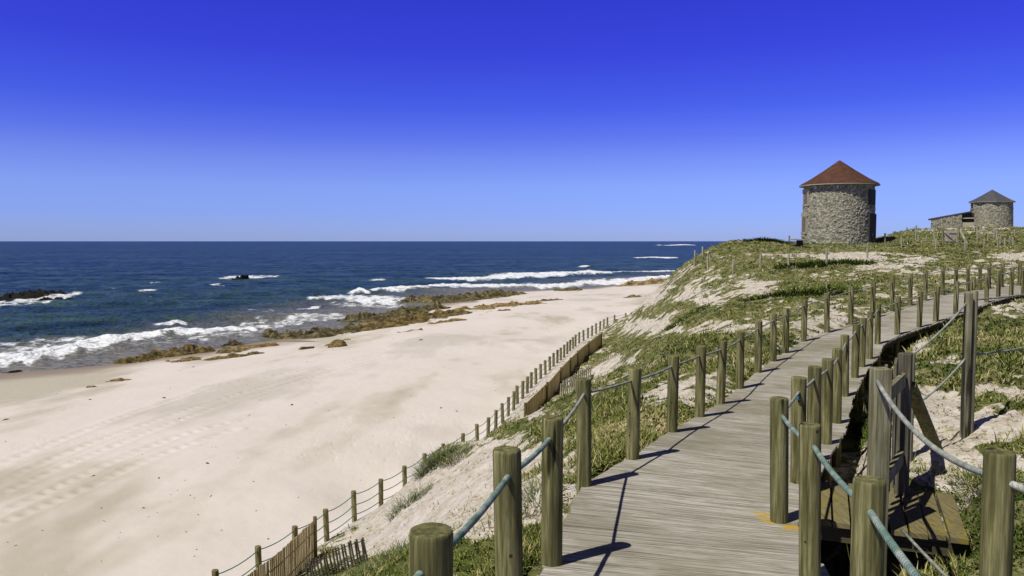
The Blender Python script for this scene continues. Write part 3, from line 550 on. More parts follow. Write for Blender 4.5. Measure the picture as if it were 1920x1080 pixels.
# ---------------------------------------------------------------- boardwalk
def build_walk():
    root=empty('boardwalk',(0,0,0)); root['kind']='structure'
    PW=.14; n=int(np.hypot(*np.diff(CLs,axis=0).T).sum()/PW)
    Lq=resample(LE,n+1); Rq=resample(RE,n+1)
    # keep plank ends paired across the walk: smooth pairing by nearest station
    Cq=(Lq+Rq)/2
    V=[];F=[];rn=[];uv=[]
    T=np.gradient(Cq,axis=0); k=np.ones(31)/31
    T=np.stack([np.convolve(np.pad(T[:,i],15,'edge'),k,'valid') for i in(0,1)],1); T/=np.hypot(*T.T)[:,None]; Nn=np.stack([T[:,1],-T[:,0]],1)
    def cross(c,nv,P):
        best=None
        for a,b in zip(P[:-1],P[1:]):
            d=b-a; den=nv[0]*d[1]-nv[1]*d[0]
            if abs(den)<1e-9: continue
            w_=a-c; t=(w_[0]*d[1]-w_[1]*d[0])/den; s=(w_[0]*nv[1]-w_[1]*nv[0])/den
            if -.001<=s<=1.001 and (best is None or abs(t)<abs(best)): best=t
        return best
    ends=[]
    for i in range(n+1):
        l=cross(Cq[i],Nn[i],LE); r=cross(Cq[i],Nn[i],RE)
        ends.append((l if l is not None else -.8,r if r is not None else .8))
    ends=np.array(ends); kk=np.ones(7)/7
    ends=np.stack([np.convolve(np.pad(ends[:,i],3,'edge'),kk,'valid') for i in (0,1)],1)
    for i in range(n):
        gp_=random.choice((.001,.002,.003,.003,.005,.008)); r=random.random(); l0=ends[i][0]-.03+random.uniform(-.012,.012); r0=ends[i][1]+.13+random.uniform(-.015,.015)
        a=Cq[i]+T[i]*.0002; b=Cq[i+1]-T[i]*gp_; dz=random.uniform(-.0012,.0012); tz=0
        q=[]
        for p in (a,b):
            for e in (l0,r0):
                q.append((p[0]+Nn[i][0]*e,p[1]+Nn[i][1]*e))
        zz=float(deckz(Cq[i][1])); z2_=float(deckz(Cq[i+1][1])); b0=len(V)
        for zt in (-.032,0):
            for j,(x,y) in enumerate(q): V.append((x,y,(zz if j<2 else z2_)+zt+dz+(tz if j>1 else -tz))); uv.append((j%2*(r0-l0)+r*9,(j//2)*PW+(.1 if zt<0 else 0)+i*.2)); rn.append(r)
        F+=[tuple(b0+t for t in f) for f in((4,5,7,6),(1,0,2,3),(0,1,5,4),(3,2,6,7),(2,0,4,6),(1,3,7,5))]
    npmesh('planks',np.array(V),[f for f in F],MAT['plank'],root,{'rnd':rn},uv)
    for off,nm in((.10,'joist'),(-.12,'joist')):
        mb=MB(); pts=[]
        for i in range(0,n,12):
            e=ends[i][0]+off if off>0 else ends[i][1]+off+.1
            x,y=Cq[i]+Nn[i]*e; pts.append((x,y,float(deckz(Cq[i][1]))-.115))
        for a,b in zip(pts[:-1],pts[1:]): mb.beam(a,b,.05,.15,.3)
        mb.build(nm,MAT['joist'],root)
    return root
build_walk()
# side landing behind the gate
A_,B_,C_,D_=np.array([2.22,6.5]),np.array([3.5,5.98]),np.array([3.98,7.08]),np.array([2.62,7.6])
SZ=H-2.28
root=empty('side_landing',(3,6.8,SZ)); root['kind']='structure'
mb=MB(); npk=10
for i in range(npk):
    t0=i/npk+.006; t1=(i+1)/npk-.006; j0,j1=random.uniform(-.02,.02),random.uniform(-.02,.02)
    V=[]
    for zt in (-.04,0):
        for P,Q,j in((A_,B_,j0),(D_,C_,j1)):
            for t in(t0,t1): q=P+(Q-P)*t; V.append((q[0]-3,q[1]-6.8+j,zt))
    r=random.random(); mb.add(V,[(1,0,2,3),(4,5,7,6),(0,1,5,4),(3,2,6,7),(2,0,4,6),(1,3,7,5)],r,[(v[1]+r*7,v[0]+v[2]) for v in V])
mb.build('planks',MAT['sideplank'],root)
mb=MB()
for P,Q in((A_,B_),(D_,C_)):
    o=(D_-A_)*.07*(1 if P is A_ else -1); mb.beam((P[0]-3+o[0],P[1]-6.8+o[1],-.11),(Q[0]-3+o[0],Q[1]-6.8+o[1],-.11),.06,.13)
mb.build('joist',MAT['joist'],root)
# ---------------------------------------------------------------- posts and ropes
def post_mesh(name,h,r,mat,parent,loc,seg=20,lean=(0,0),below=.5,seed=0):
    nz=12 if seg>14 else 4; th=np.linspace(0,2*np.pi,seg,endpoint=False); zs=list(np.linspace(-below,h-.018,nz))+[h-.006,h]; V=[]
    sd=random.random()*50
    for i,z in enumerate(zs):
        rr=r*(1+.02*perlin(np.cos(th)*1.5+sd,np.sin(th)*1.5+z*1.2,seed))
        if i==len(zs)-2: rr=rr*.975
        if i==len(zs)-1: rr=rr*.92
        tz=.004*perlin(np.cos(th)+sd,np.sin(th)+3,4) if i>=nz-1 else 0
        V.append(np.stack([rr*np.cos(th)+lean[0]*z,rr*np.sin(th)+lean[1]*z,z+tz+0*th],1))
    V=np.concatenate(V); F=[tuple(int(k) for k in f) for f in grid_faces(len(zs),seg,True)]; b=(len(zs)-1)*seg
    V=np.concatenate([V,[[lean[0]*h,lean[1]*h,h-.004]]]); c=len(V)-1
    F+=[(b+k,b+(k+1)%seg,c) for k in range(seg)]
    o=npmesh(name,V,F,MAT[mat],parent)
    o.data.polygons.foreach_set('use_smooth',np.array([len(f)==4 for f in F])); o.location=loc; return o
def sag(a,b,s,n=9):
    a=Vector(a);b=Vector(b); return [a.lerp(b,i/n)-Vector((0,0,s*4*(i/n)*(1-i/n))) for i in range(n+1)]
def railing(P,label,extra_back,side):
    x0,y0=P[0]; z0=float(deckz(y0)); root=empty('rope_railing',(x0,y0,z0)); meta(root,label,'railing')
    pts=[]
    for i,(x,y) in enumerate([extra_back]+list(P)):
        z=float(deckz(y)); h=PH+random.uniform(-.02,.02) if i else PH; r=(.0635*random.uniform(.94,1.06)) if side>0 else (.079,.077,.073,.067,.064)[min(i,4)]*random.uniform(.98,1.04)
        o=post_mesh('post',h,r,'post',root,(x-x0,y-y0,z-z0),seg=36 if y<9 else 20 if y<18 else 14,lean=(random.uniform(-.02,.02),random.uniform(-.02,.02)),below=.75,seed=i)
        pts.append((x-x0,y-y0,z-z0+h-.125))
    rp=[]
    for i,(a,b) in enumerate(zip(pts[:-1],pts[1:])):
        L=math.dist(a,b); s=random.uniform(.004,.014)*L
        if i<=2: s=.02*L
        q=sag(a,b,s); rp+=q if not rp else q[1:]
    k=3*9+1
    m=MB(); m.tube(rp[:k],.0155,12); m.build('rope',MAT['rope'],root,True)
    m=MB(); m.tube(rp[k-1:],.0125,8); m.build('rope',MAT['greyrope'],root,True)
    return root
lf=railing(LP,'left rope railing of round green posts along the seaward edge of the boardwalk',(-.62,1.3),-1)
rf=railing(RP,'right rope railing of round green posts along the inland edge of the boardwalk',(1.2,1.9),1)
# rope end cap on second right post (knot)
m=MB(); kx,ky=RP[3]; 
m.tube([(kx-RP[0][0]-.03,ky-RP[0][1]-.068,float(deckz(ky)-deckz(RP[0][1]))+PH-.135),(kx-RP[0][0]-.035,ky-RP[0][1]-.08,float(deckz(ky)-deckz(RP[0][1]))+PH-.165),(kx-RP[0][0]-.03,ky-RP[0][1]-.07,float(deckz(ky)-deckz(RP[0][1]))+PH-.20)],[.012,.02,.01],10)
m.build('rope_knot',MAT['greenrope'],rf,True)
# ---- gate
g1=np.array((2.87,6.15)); g2=np.array((3.52,7.08)); gd=(g2-g1)/np.hypot(*(g2-g1)); ga=math.atan2(gd[1],gd[0])
gr=empty('wooden_gate',(g1[0],g1[1],SZ)); meta(gr,'dark wooden slatted gate with square posts across the side landing','gate')
def sqpost(name,x,y,z0,z1,w,d,rot,mat,par,o):
    m=MB(); m.box((0,0,(z0+z1)/2),(w,d,z1-z0),rot); ob=m.build(name,MAT[mat],par); ob.location=(x-o[0],y-o[1],-o[2])
    bv=ob.modifiers.new('b','BEVEL'); bv.width=.008; bv.segments=2; return ob
zt1=H-.985; zt2=H-1.0
sqpost('gate_post',g1[0],g1[1],SZ-.6,zt1,.125,.12,0.05,'greypost',gr,(g1[0],g1[1],SZ))
sqpost('gate_post',g2[0],g2[1],SZ-.5,zt2,.11,.11,ga,'darkslat',gr,(g1[0],g1[1],SZ))
def gp(t,z,off=0): q=g1+gd*t; return (q[0]-g1[0]-gd[1]*off,q[1]-g1[1]+gd[0]*off,z-SZ)
GL=np.hypot(*(g2-g1))
for zc in (SZ+1.03,SZ+.33):
    m=MB(); m.beam(gp(.09,zc,0),gp(GL-.08,zc+.02,0),.045,.12); m.build('rail',MAT['greypost'],gr)
for i,t in enumerate(np.linspace(.24,GL-.2,4)):
    hz=SZ+1.14+.07*(i%2)+ 0; m=MB(); w=.07; q=gp(t,0,.038)
    V=[]; 
    for oo in(0,.022):
        for s,z in((-w/2,SZ+.12),(w/2,SZ+.12),(w/2,hz),(0,hz+.05),(-w/2,hz)):
            p=gp(t+s,z,.03+oo); V.append(p)
    m.add(V,[(0,1,2,3,4),(9,8,7,6,5),(0,5,6,1),(1,6,7,2),(2,7,8,3),(3,8,9,4),(4,9,5,0)]); m.build('slat',MAT['darkslat'],gr)
m=MB(); m.beam((g2[0]-g1[0]+.05,g2[1]-g1[1]+.02,1.0),(at(1762,838,8.35)-np.array((g1[0],g1[1],SZ+.1))).tolist(),.11,.05); m.build('brace',MAT['post'],gr)
# ---- side path posts: round post behind gate, double post, near post
DP=at(1813,825,8.6); 
def sidefence():
    o=(2.13,3.45,gz(2.13,3.45)); root=empty('rope_fence',o); meta(root,'rope fence with a round post near the camera joined to the gate','rope fence')
    p=at(1875,846,3.45); h=p[2]-o[2]; post_mesh('post',h,.0635,'post',root,(p[0]-o[0],p[1]-o[1],0),36)
    a=(p[0]-o[0]-.02,p[1]-o[1],h-.115); b=(g1[0]-o[0]-.05,g1[1]-o[1]-.06,at(1637,715,6.1)[2]-o[2])
    c=(2.75-o[0],2.55-o[1],h-.16)
    r=[Vector(q) for q in sag(b,a,.12,14)]+[Vector(q) for q in sag(a,c,.05,8)][1:]
    m=MB(); m.tube(r,.0165,12); m.build('rope',MAT['greyrope'],root,True)
    post_mesh('post',PH+.1,.0635,'post',root,(c[0],c[1],0),24)
    # lower rope of the side fence
    lo=at(1690,992,5.9); hi=(1.5,1.95,H-1.35)
    m=MB(); m.tube(sag((lo[0]-o[0],lo[1]-o[1],lo[2]-o[2]),(hi[0]-o[0]+.3,hi[1]-o[1],hi[2]-o[2]-.1),.05,12),.011,8); m.build('rope',MAT['greyrope'],root,True)
sidefence()
def backfence():
    o=(DP[0],DP[1],gz(DP[0],DP[1])); root=empty('rope_fence',o); meta(root,'tall doubled grey post standing in bare sand with ropes running off it','rope fence')
    top=at(1813,549,8.6)[2]
    sqpost('post',DP[0]-.035,DP[1],o[2]-.3,top,.062,.07,.1,'greypost',root,o)
    post_mesh('post',top-o[2]+.02,.042,'greypost',root,(.052,.05,0),18,below=.3)
    q=at(1708,661,8.1); zq=gz(q[0],q[1]); post_mesh('post',q[2]-zq,.045,'greypost',root,(q[0]-o[0],q[1]-o[1],zq-o[2]),18)
    def rel(p): return tuple(p[i]-o[i] for i in range(3))
    far=at(1990,535,12.5); far2=at(1990,632,11.5)
    for pts in ([rel(at(1712,664,8.1)),rel(at(1812,568,8.6))],[rel(at(1716,760,7.9)),rel(at(1812,670,8.6))],[rel(at(1822,562,8.65)),rel(far)],[rel(at(1822,665,8.65)),rel(far2)]):
        m=MB(); m.tube(sag(*pts,.04,10),.011,8); m.build('rope',MAT['greyrope'],root,True)
backfence()
# ---- beach rope fence
def beachfence():
    P=[np.array((-12.4,8.2,FZ)),np.array((-11.2,10.4,FZ)),np.array((-9.9,12.6,FZ)),np.array((-8.6,15.0,FZ))]+[np.array((p[0],p[1],FZ)) for p in FP]
    o=P[6]; root=empty('rope_fence',tuple(o)); meta(root,'long beach rope fence of low round posts and green ropes along the dune foot','rope fence')
    zs=[]
    for i,p in enumerate(P):
        z=min(gz(p[0],p[1]),FZ+.25); zs.append(z); far=p[1]>40
        post_mesh('post',FZ+.93-z+random.uniform(-.03,.03),.075 if not far else .085,'beachpost',root,(p[0]-o[0],p[1]-o[1],z-o[2]),12 if far else 20,lean=(random.uniform(-.03,.03),random.uniform(-.03,.03)),below=.3,seed=i)
    for dz,s in((.84,.07),(.52,.07),(.22,.05)):
        r=[]
        for a,b in zip(P[:-1],P[1:]):
            q=sag((a[0]-o[0],a[1]-o[1],FZ+dz-o[2]),(b[0]-o[0],b[1]-o[1],FZ+dz-o[2]),s,6); r+=q if not r else q[1:]
        m=MB(); m.tube(r,.0125,6); m.build('rope',MAT['greenrope'],root,True)
beachfence()
# ---- slat fences
def slatfence(px,label,mat,hh,gap,sw,th,rails,lean=0,postmat='beachpost',posts=(),curve=None,name='slat_fence',jit=.02,zoff=0,dens=1):
    P=np.array([tuple(q) for q in px]); P2=P[:,:2]; L=np.hypot(*np.diff(P2,axis=0).T); s=np.concatenate([[0],np.cumsum(L)])
    o=P[0]; root=empty(name,tuple(o)); meta(root,label,'fence')
    def pt(t): return np.array([np.interp(t,s,P[:,k]) for k in range(3)])
    m=MB(); t=0; tops=[]
    while t<s[-1]:
        p=pt(t)-o; q=pt(min(t+.05,s[-1]))-o; d=Vector((q[0]-p[0],q[1]-p[1],0)); 
        if d.length<1e-6: d=Vector((1,0,0))
        d.normalize(); nrm=Vector((d.y,-d.x,0)); h=hh+random.uniform(-jit,jit); lx=random.uniform(-jit,jit)
        b=Vector((p[0],p[1],p[2]-.15)); tt=b+Vector((0,0,h+.15))+nrm*lean*h+d*lx
        m.beam(b,tt,sw,th,random.random(),up=tuple(nrm)); t+=gap*random.uniform(.92,1.08)
    m.build('slat_panel',MAT[mat],root)
    for f in rails:
        r=[tuple(np.array(pt(t)-o)+np.array((0,0,hh*f))) for t in np.linspace(0,s[-1],12)]
        if lean: r=[(a[0]+lean*hh*f*.8,a[1]-lean*hh*f*.4,a[2]) for a in r]
        m=MB(); m.tube(r,.012,5); m.build('wire',MAT['darkslat'],root)
    for t in posts:
        p=pt(t*s[-1])-o; post_mesh('post',hh+.1,.05,postmat,root,(p[0]+.03,p[1]-.05,p[2]),10,below=.3)
    return root
def sf(px,py,Y): return at(px,py,Y)
slatfence([np.array((-5.06,20.0,FZ+.02)),np.array((-5.35,18.0,FZ)),np.array((-5.75,16.2,FZ)),np.array((-6.3,14.6,FZ))],'brown slat sand fence standing upright beside the rope fence at the bottom','slat',1.16,.085,.055,.02,(.35,.75),posts=(0,))
pA=hit(692,1056); pB=hit(628,1082); 
slatfence([pA,(pA+pB)/2+np.array((0,0,.02)),pB,pB+(pB-pA)*.8+np.array((0,0,-.1))],'short dark slat fence leaning over in white sand','darkslat',.62,.10,.045,.02,(.25,.8),lean=-.25,jit=.04)
PF=BFP
slatfence(PF,'tall brown close boarded sand fence curving up the dune foot','board',.92,.084,.07,.02,(),posts=(0,.16,.34,.5,.62,.8,1.),jit=.008)
slatfence(PS1,'pale low slat fence half buried beside the boarded fence','paleslat',.55,.3,.12,.03,(.7,),jit=.04)
slatfence(PS2,'faded short slat fence in yellow grass higher up the dune','slat',.45,.28,.08,.03,(),jit=.06)
# ---- dune fences on the hill
def hillfence(rows,label,rope,mat='palepost',rm='greyrope',dzs=(.12,)):
    root=None; pts=[]
    for (x,t,b) in rows:
        p=hit(x,b); h=max(.5,(b-t)*p[1]/FPX)
        if root is None: o=p; root=empty('rope_fence',tuple(o)); meta(root,label,'rope fence')
        post_mesh('post',h,.06*max(1,p[1]/62),mat,root,tuple(p-o),10,lean=(random.uniform(-.03,.03),0),below=.4); pts.append(p-o+np.array((0,0,h)))
    for dz in dzs if rope else ():
        r=[]
        for a,b in zip(pts[:-1],pts[1:]):
            q=sag((a[0],a[1],a[2]-dz),(b[0],b[1],b[2]-dz),.08,5); r+=q if not r else q[1:]
        m=MB(); m.tube(r,.009 if rm=='greyrope' else .013,5); m.build('rope',MAT[rm],root)
hillfence([(1302,470,498),(1327,480,508),(1374,488,517),(1425.5,478,505),(1478.5,475,503),(1550,465,500),(1626,456,483.5),(1690.5,447,467.5),(1754.5,447.5,468),(1809,448,472),(1845,448,467),(1870.5,446,465),(1899,446,461)],'front row of thin grey posts crossing the hill below the red roofed windmill',True)
hillfence([(1317.5,464,480),(1331,478,486)],'two thin posts at the seaward brow of the hill',False)
hillfence([(1659,437.5,455),(1716.7,423,452),(1721.7,442.5,454),(1736.7,443.7,454.7),(1751.5,428,453)],'short row of weathered posts with rope leading to the pale hill gate',True,rm='greenrope')
hillfence([(1795,433,450),(1832.5,431,450),(1852,442,455),(1864,432,447),(1868.5,434,450),(1875,445,460),(1884,446,460),(1893,443,458)],'cluster of weathered posts on the hill right of the pale gate',True)
hillfence([(1837.5,424,436),(1864,432,441),(1902.5,432,443),(1935,437,447)],'back row of posts with a bright green rope by the slate roofed windmill',True,rm='greenrope')
hillfence([(1669,425,434.5),(1700,430,436)],'lone pair of posts on the skyline right of the red roofed windmill',False)
# pale gate on the hill
gp0=hit(1771,457); gp1=hit(1792,458)
o=gp0; s_=gp0[1]/FPX; root=empty('slat_gate',tuple(o)); meta(root,'pale weathered slat gate with diagonal board on the far hill','gate')
gw=22*s_; gh=26*s_
for i in range(8):
    m=MB(); m.box((gw*(i+.5)/8,0,gh*.45+.1*(i%2)),(.09,.03,gh*.92)); m.build('slat',MAT['paleslat'],root)
for z in(.22,.8): m=MB(); m.beam((0,-.04,gh*z),(gw,-.04,gh*z),.04,.1); m.build('rail',MAT['paleslat'],root)
m=MB(); m.beam((0,-.09,gh*.85),(gw,-.09,gh*.1),.04,.15); m.build('diagonal_board',MAT['paleslat'],root)
post_mesh('gate_post',gh*1.2,.09,'greypost',root,(-.15,0,0),10); post_mesh('gate_post',gh*1.25,.09,'greypost',root,(gw+.15,0,0),10)
m=MB(); m.beam((gw+.2,-.05,gh*1.0),(gw+14*s_,-.4,.05),.05,.12); m.build('brace',MAT['paleslat'],root)
# ---------------------------------------------------------------- windmills
def stonemat(name,stops):
    m,n,b=M(name); i=attr(n,'stone'); e=attr(n,'joint'); g=N(n,'ShaderNodeNewGeometry').outputs['Position']
    c=ramp(n,i,stops); a=noise(n,g,5,5,.7); c=mixc(n,.5,c,ramp(n,a,[(.3,(.2,.2,.2)),(.7,(1,1,1))]),'MULTIPLY')
    c=mixc(n,e,c,(.1,.095,.065)); n.links.new(c,b.inputs['Base Color']); rough(b,.9,.15); bump(n,b,a,.6,.05); return m
MAT['stone']=stonemat('rubble_stone',[(0,(.1,.1,.06)),(.1,(.26,.25,.17)),(.5,(.37,.355,.255)),(.8,(.44,.42,.315)),(1,(.5,.48,.38))])
MAT['roofred']=plain('red_tile_roof',(.2,.075,.045),.85,.15,.3,3)
MAT['trim']=plain('weathered_eave',(.3,.28,.2),.8,.2,.2,4)
MAT['darkwood']=plain('dark_wood',(.045,.04,.035),.8,.2,.3,6)
MAT['shutter']=plain('grey_brown_shutter',(.16,.13,.11),.8,.2,.25,8)
MAT['block']=plain('dressed_stone',(.34,.32,.22),.85,.2,.2,3)
MAT['slateroof']=plain('slate_roof',(.06,.06,.065),.8,.25,.3,3)
MAT['concrete']=plain('concrete',(.34,.33,.26),.85,.2,.2,3)
m,n,b=M('vent_pale'); b.inputs['Base Color'].default_value=(.5,.48,.42,1); rough(b,.8)
MAT['vent']=m
def lichenroof():
    m,n,b=M('slate_with_lichen'); t=N(n,'ShaderNodeTexCoord'); v=t.outputs['Object']; a=noise(n,v,3,5,.7)
    s=N(n,'ShaderNodeSeparateXYZ'); n.links.new(v,s.inputs[0]); f=math_(n,'ADD',math_(n,'MULTIPLY',s.outputs[0],.24),a); f=math_(n,'SUBTRACT',f,math_(n,'MULTIPLY',s.outputs[2],.02))
    c=mixc(n,ramp(n,f,[(.72,(0,0,0)),(.82,(1,1,1))]),ramp(n,a,[(.3,(.045,.047,.055)),(.7,(.085,.085,.09))]),ramp(n,a,[(.4,(.1,.11,.03)),(.6,(.35,.22,.02))]))
    n.links.new(c,b.inputs['Base Color']); rough(b,.8); bump(n,b,a,.4,.03); return m
MAT['lichenroof']=lichenroof()
def redroof():
    m,n,b=M('red_roof_with_lichen_rim'); t=N(n,'ShaderNodeTexCoord'); v=t.outputs['Object']; a=noise(n,v,2.2,6,.7); a2=noise(n,v,1.2,3,.5)
    s=N(n,'ShaderNodeSeparateXYZ'); n.links.new(v,s.inputs[0])
    c=ramp(n,a,[(.3,(.06,.028,.017)),(.5,(.092,.042,.026)),(.7,(.125,.062,.038))])
    z=math_(n,'ADD',s.outputs[2],math_(n,'MULTIPLY',a,-.5)); c=mixc(n,ramp(n,math_(n,'SUBTRACT',z,4.35),[(0,(1,1,1)),(.22,(0,0,0))]),c,(.3,.2,.06))
    st=math_(n,'FRACT',math_(n,'MULTIPLY',s.outputs[2],4.5)); fl=noise(n,v,7,4,.7,(1,1,2.5)); c=mixc(n,ramp(n,fl,[(.45,(0,0,0)),(.65,(.7,.7,.7))]),c,(.05,.024,.016)); c=mixc(n,ramp(n,fl,[(.3,(.5,.5,.5)),(.4,(0,0,0))]),c,(.17,.09,.06))
    n.links.new(c,b.inputs['Base Color']); rough(b,.85,.15); bump(n,b,st,.7,.06); return m
MAT['redroof']=redroof()
def windmill(cx,cy,z0,Rb,Rt,hw,Re,hr,roofmat,seg,label,openings,seed,step=.055,facets=48):
    root=empty('windmill',(cx,cy,z0)); meta(root,label,'windmill')
    fa=math.atan2(-cy,-cx)  # toward the camera
    nu=int(2*np.pi*Rb/step); nv=int((hw+.8)/step); th=np.linspace(0,2*np.pi,nu,endpoint=False); zz=np.linspace(-.8,hw,nv)
    T,Z=np.meshgrid(th,zz); Rr=Rb+(Rt-Rb)*Z/hw
    per=round(2*np.pi*3.2*1/ .25); U=T/(2*np.pi)*per
    # seamless on the far side: wrap cell row by mirroring coordinate
    Uw=np.abs(((T-fa+np.pi)%(2*np.pi))-np.pi)*0+(((T-fa+np.pi)%(2*np.pi)))/(2*np.pi)*per
    f1,f2,idv=worley(Uw+fbm(Uw*.8,Z*2,2,3)*.3,Z/.145+fbm(Uw*.6,Z*3,2,6)*.5,seed); e=f2-f1
    disp=.055*sstep(0,.3,e)*(.3+idv)-.03+.03*perlin(Uw*2,Z*12,seed)
    Rr=Rr+disp
    V=np.stack([Rr*np.cos(T),Rr*np.sin(T),Z],-1).reshape(-1,3); F=grid_faces(nv,nu,True)
    npmesh('wall',V,F,MAT['stone'],root,{'stone':idv.ravel(),'joint':(1-sstep(.02,.13,e)).ravel()},smooth=True)
    # roof: slightly flared cone with thickness, and eave ring
    k=facets; prof=[(Re,-.02),(Re*.985,.06),(Re*.75,hr*.23),(Re*.4,hr*.58),(.12,hr*.97),(0.02,hr)]
    V=[];
    for r,z in prof: V+=[(r*math.cos(2*math.pi*j/k+fa+.2),r*math.sin(2*math.pi*j/k+fa+.2),hw+z) for j in range(k)]
    F=[tuple(int(q) for q in f) for f in grid_faces(len(prof),k,True)]+[tuple(range((len(prof)-1)*k,len(prof)*k)),tuple(range(k))[::-1]]
    rf_=npmesh('roof',np.array(V),F,MAT[roofmat],root)
    V=[]
    for r,z in((Re+.03,-.1),(Re+.03,-.025),(Re-.3,-.025),(Re-.3,-.1)): V+=[(r*math.cos(2*math.pi*j/k+fa+.2),r*math.sin(2*math.pi*j/k+fa+.2),hw+z) for j in range(k)]
    F=[]
    for i in range(4):
        for j in range(k): a=i*k+j;b_=i*k+(j+1)%k;c_=((i+1)%4)*k+(j+1)%k;d_=((i+1)%4)*k+j; F.append((a,b_,c_,d_))
    npmesh('eave',np.array(V),F,MAT['trim'],rf_)
    for (kind,ang,zb,ht,wd,mat) in openings:
        a=fa+ang; r=Rb+(Rt-Rb)*(zb+ht/2)/hw; c=Vector((r*math.cos(a),r*math.sin(a),0)); d=Vector((math.cos(a),math.sin(a),0)); t=Vector((-d.y,d.x,0))
        def panel(nm,x0,x1,za,zb_,out,thk,mt,par):
            m=MB(); V=[]
            for oo in(out-thk,out):
                for xx,z in((x0,za),(x1,za),(x1,zb_),(x0,zb_)): q=c+t*xx+d*oo; V.append((q.x,q.y,z))
            m.add(V,[(3,2,1,0),(4,5,6,7),(0,1,5,4),(1,2,6,5),(2,3,7,6),(3,0,4,7)]); return m.build(nm,MAT[mt],par)
        if kind=='vent': panel('vent',-wd/2,wd/2,zb,zb+ht,.09,.12,'vent',root); continue
        leaf=panel(kind,-wd/2,wd/2,zb,zb+ht,.035,.14,mat,root)
        if ang<0: panel('frame',-wd/2-.16,-wd/2+.002,zb,zb+ht,.03,.2,'block',leaf); panel('frame',wd/2-.002,wd/2+.16,zb,zb+ht,.03,.2,'block',leaf)
        if ang<0: panel('lintel',-wd/2-.28,wd/2+.28,zb+ht,zb+ht+.32,.035,.22,'block',leaf)
        if kind=='window' and ang<0: panel('sill',-wd/2-.22,wd/2+.22,zb-.14,zb,.07,.22,'block',leaf)
    return root
cT=at(1570.5,458,66.6)
z1=H-.36; windmill(cT[0],66.6,z1,2.86,2.72,5.0,3.1,2.05,'redroof',0,'round stone windmill tower with red conical roof on the dune top',
 [('window',-R(67),3.4,.95,.8,'shutter'),('window',-R(69),1.1,1.3,.8,'shutter'),('window',R(66),3.3,1.2,1.15,'darkwood'),('door',R(66),-.2,2.75,1.3,'darkwood'),('vent',-R(39),4.58,.24,.17,'vent'),('vent',-R(2),4.56,.26,.17,'vent')],5)
c2=at(1858,430,115); z2=c2[2]-.3
windmill(c2[0],115,z2,2.72,2.6,(452-379)/FPX*115+(H-z2),2.98,1.75,'lichenroof',0,'smaller distant stone windmill tower with slate roof and yellow lichen',[('door',-R(60),.25,1.7,.8,'shutter'),('window',-R(66),3.3,.7,.6,'darkwood')],9,step=.09,facets=8)
# stone shed beside the second windmill
def shed():
    a=at(1745,432,113.5); bq=at(1802,432,113.5); zb=a[2]-.4; W_=bq[0]-a[0]; W2=at(1819,432,113.5)[0]-a[0]
    root=empty('stone_shed',(a[0],113.5,zb)); meta(root,'low stone shed with slanting roof attached left of the distant windmill','shed'); root.rotation_euler=(0,0,-R(27.7)); W_*=.883; W2*=.883
    hl=at(1745,411,113.5)[2]-zb; hr=at(1817,399,113.5)[2]-zb; ha=hl+(hr-hl)*W_/W2
    nx,nz=60,34; X,Z=np.meshgrid(np.linspace(0,W_,nx),np.linspace(0,1,nz)); Hh=hl+(hr-hl)*X/W2; Zr=Z*Hh
    f1,f2,idv=worley(X/.3,Zr/.2,31); e=f2-f1; Yd=-.05*sstep(0,.3,e)*(.5+idv)
    V=np.stack([X,Yd,Zr],-1).reshape(-1,3); F=grid_faces(nz,nx)
    V2=V.copy(); V2[:,1]=3.5; n0=len(V); st=np.tile(idv.ravel(),2); jo=np.tile((1-sstep(.02,.13,e)).ravel(),2)
    Fall=[tuple(int(q) for q in f) for f in F]+[tuple(int(q)+n0 for q in f[::-1]) for f in F]
    for i in range(nz-1): Fall.append((i*nx,(i+1)*nx,(i+1)*nx+n0,i*nx+n0)); Fall.append((i*nx+nx-1,i*nx+nx-1+n0,(i+1)*nx+nx-1+n0,(i+1)*nx+nx-1))
    npmesh('wall',np.concatenate([V,V2]),Fall,MAT['stone'],root,{'stone':st,'joint':jo})
    m=MB(); m.box(((W_+W2)/2+.2,.35,.75),(W2-W_+.4,.3,1.5)); m.build('low_wall',MAT['block'],root)
    m=MB(); m.box(((W_+W2)/2+.2,.75,ha/2+.2),(W2-W_+.4,.1,ha-.1)); m.build('door',MAT['darkwood'],root)
    m=MB(); m.box(((W_+W2)/2+.2,.3,ha-.6),(W2-W_+.4,.15,.14)); m.build('beam',MAT['block'],root)
    m=MB(); m.beam((-.35,1.8,hl-.02),(W2+.05,1.8,hr+.1),3.85,.16); m.build('roof',MAT['slateroof'],root)
shed()
# stone table by the first windmill
p=hit(1499,461); o=(at(1498,461,58.5)[0],58.5,gz(at(1499,461,58.5)[0],58.5)-.1); zt=at(1499,448,58.5)[2]
root=empty('stone_table',o); meta(root,'flat stone slab table on one pillar left of the red roofed windmill','table')
m=MB(); m.box((0,0,zt-o[2]-.05),(1.15,.9,.1)); m.build('slab',MAT['concrete'],root)
m=MB(); m.box((.05,0,(zt-o[2]-.1)/2-.1),(.35,.35,zt-o[2]+.1)); m.build('pillar',MAT['darkwood'],root)
m=MB(); m.tube([(-.2,1.5,-.3),(-.2,1.5,zt-o[2]+.25)],.06,8); ob=m.build('marker_post',MAT['greypost']); ob.location=o; meta(ob,'short grey marker post behind the stone slab table','post')
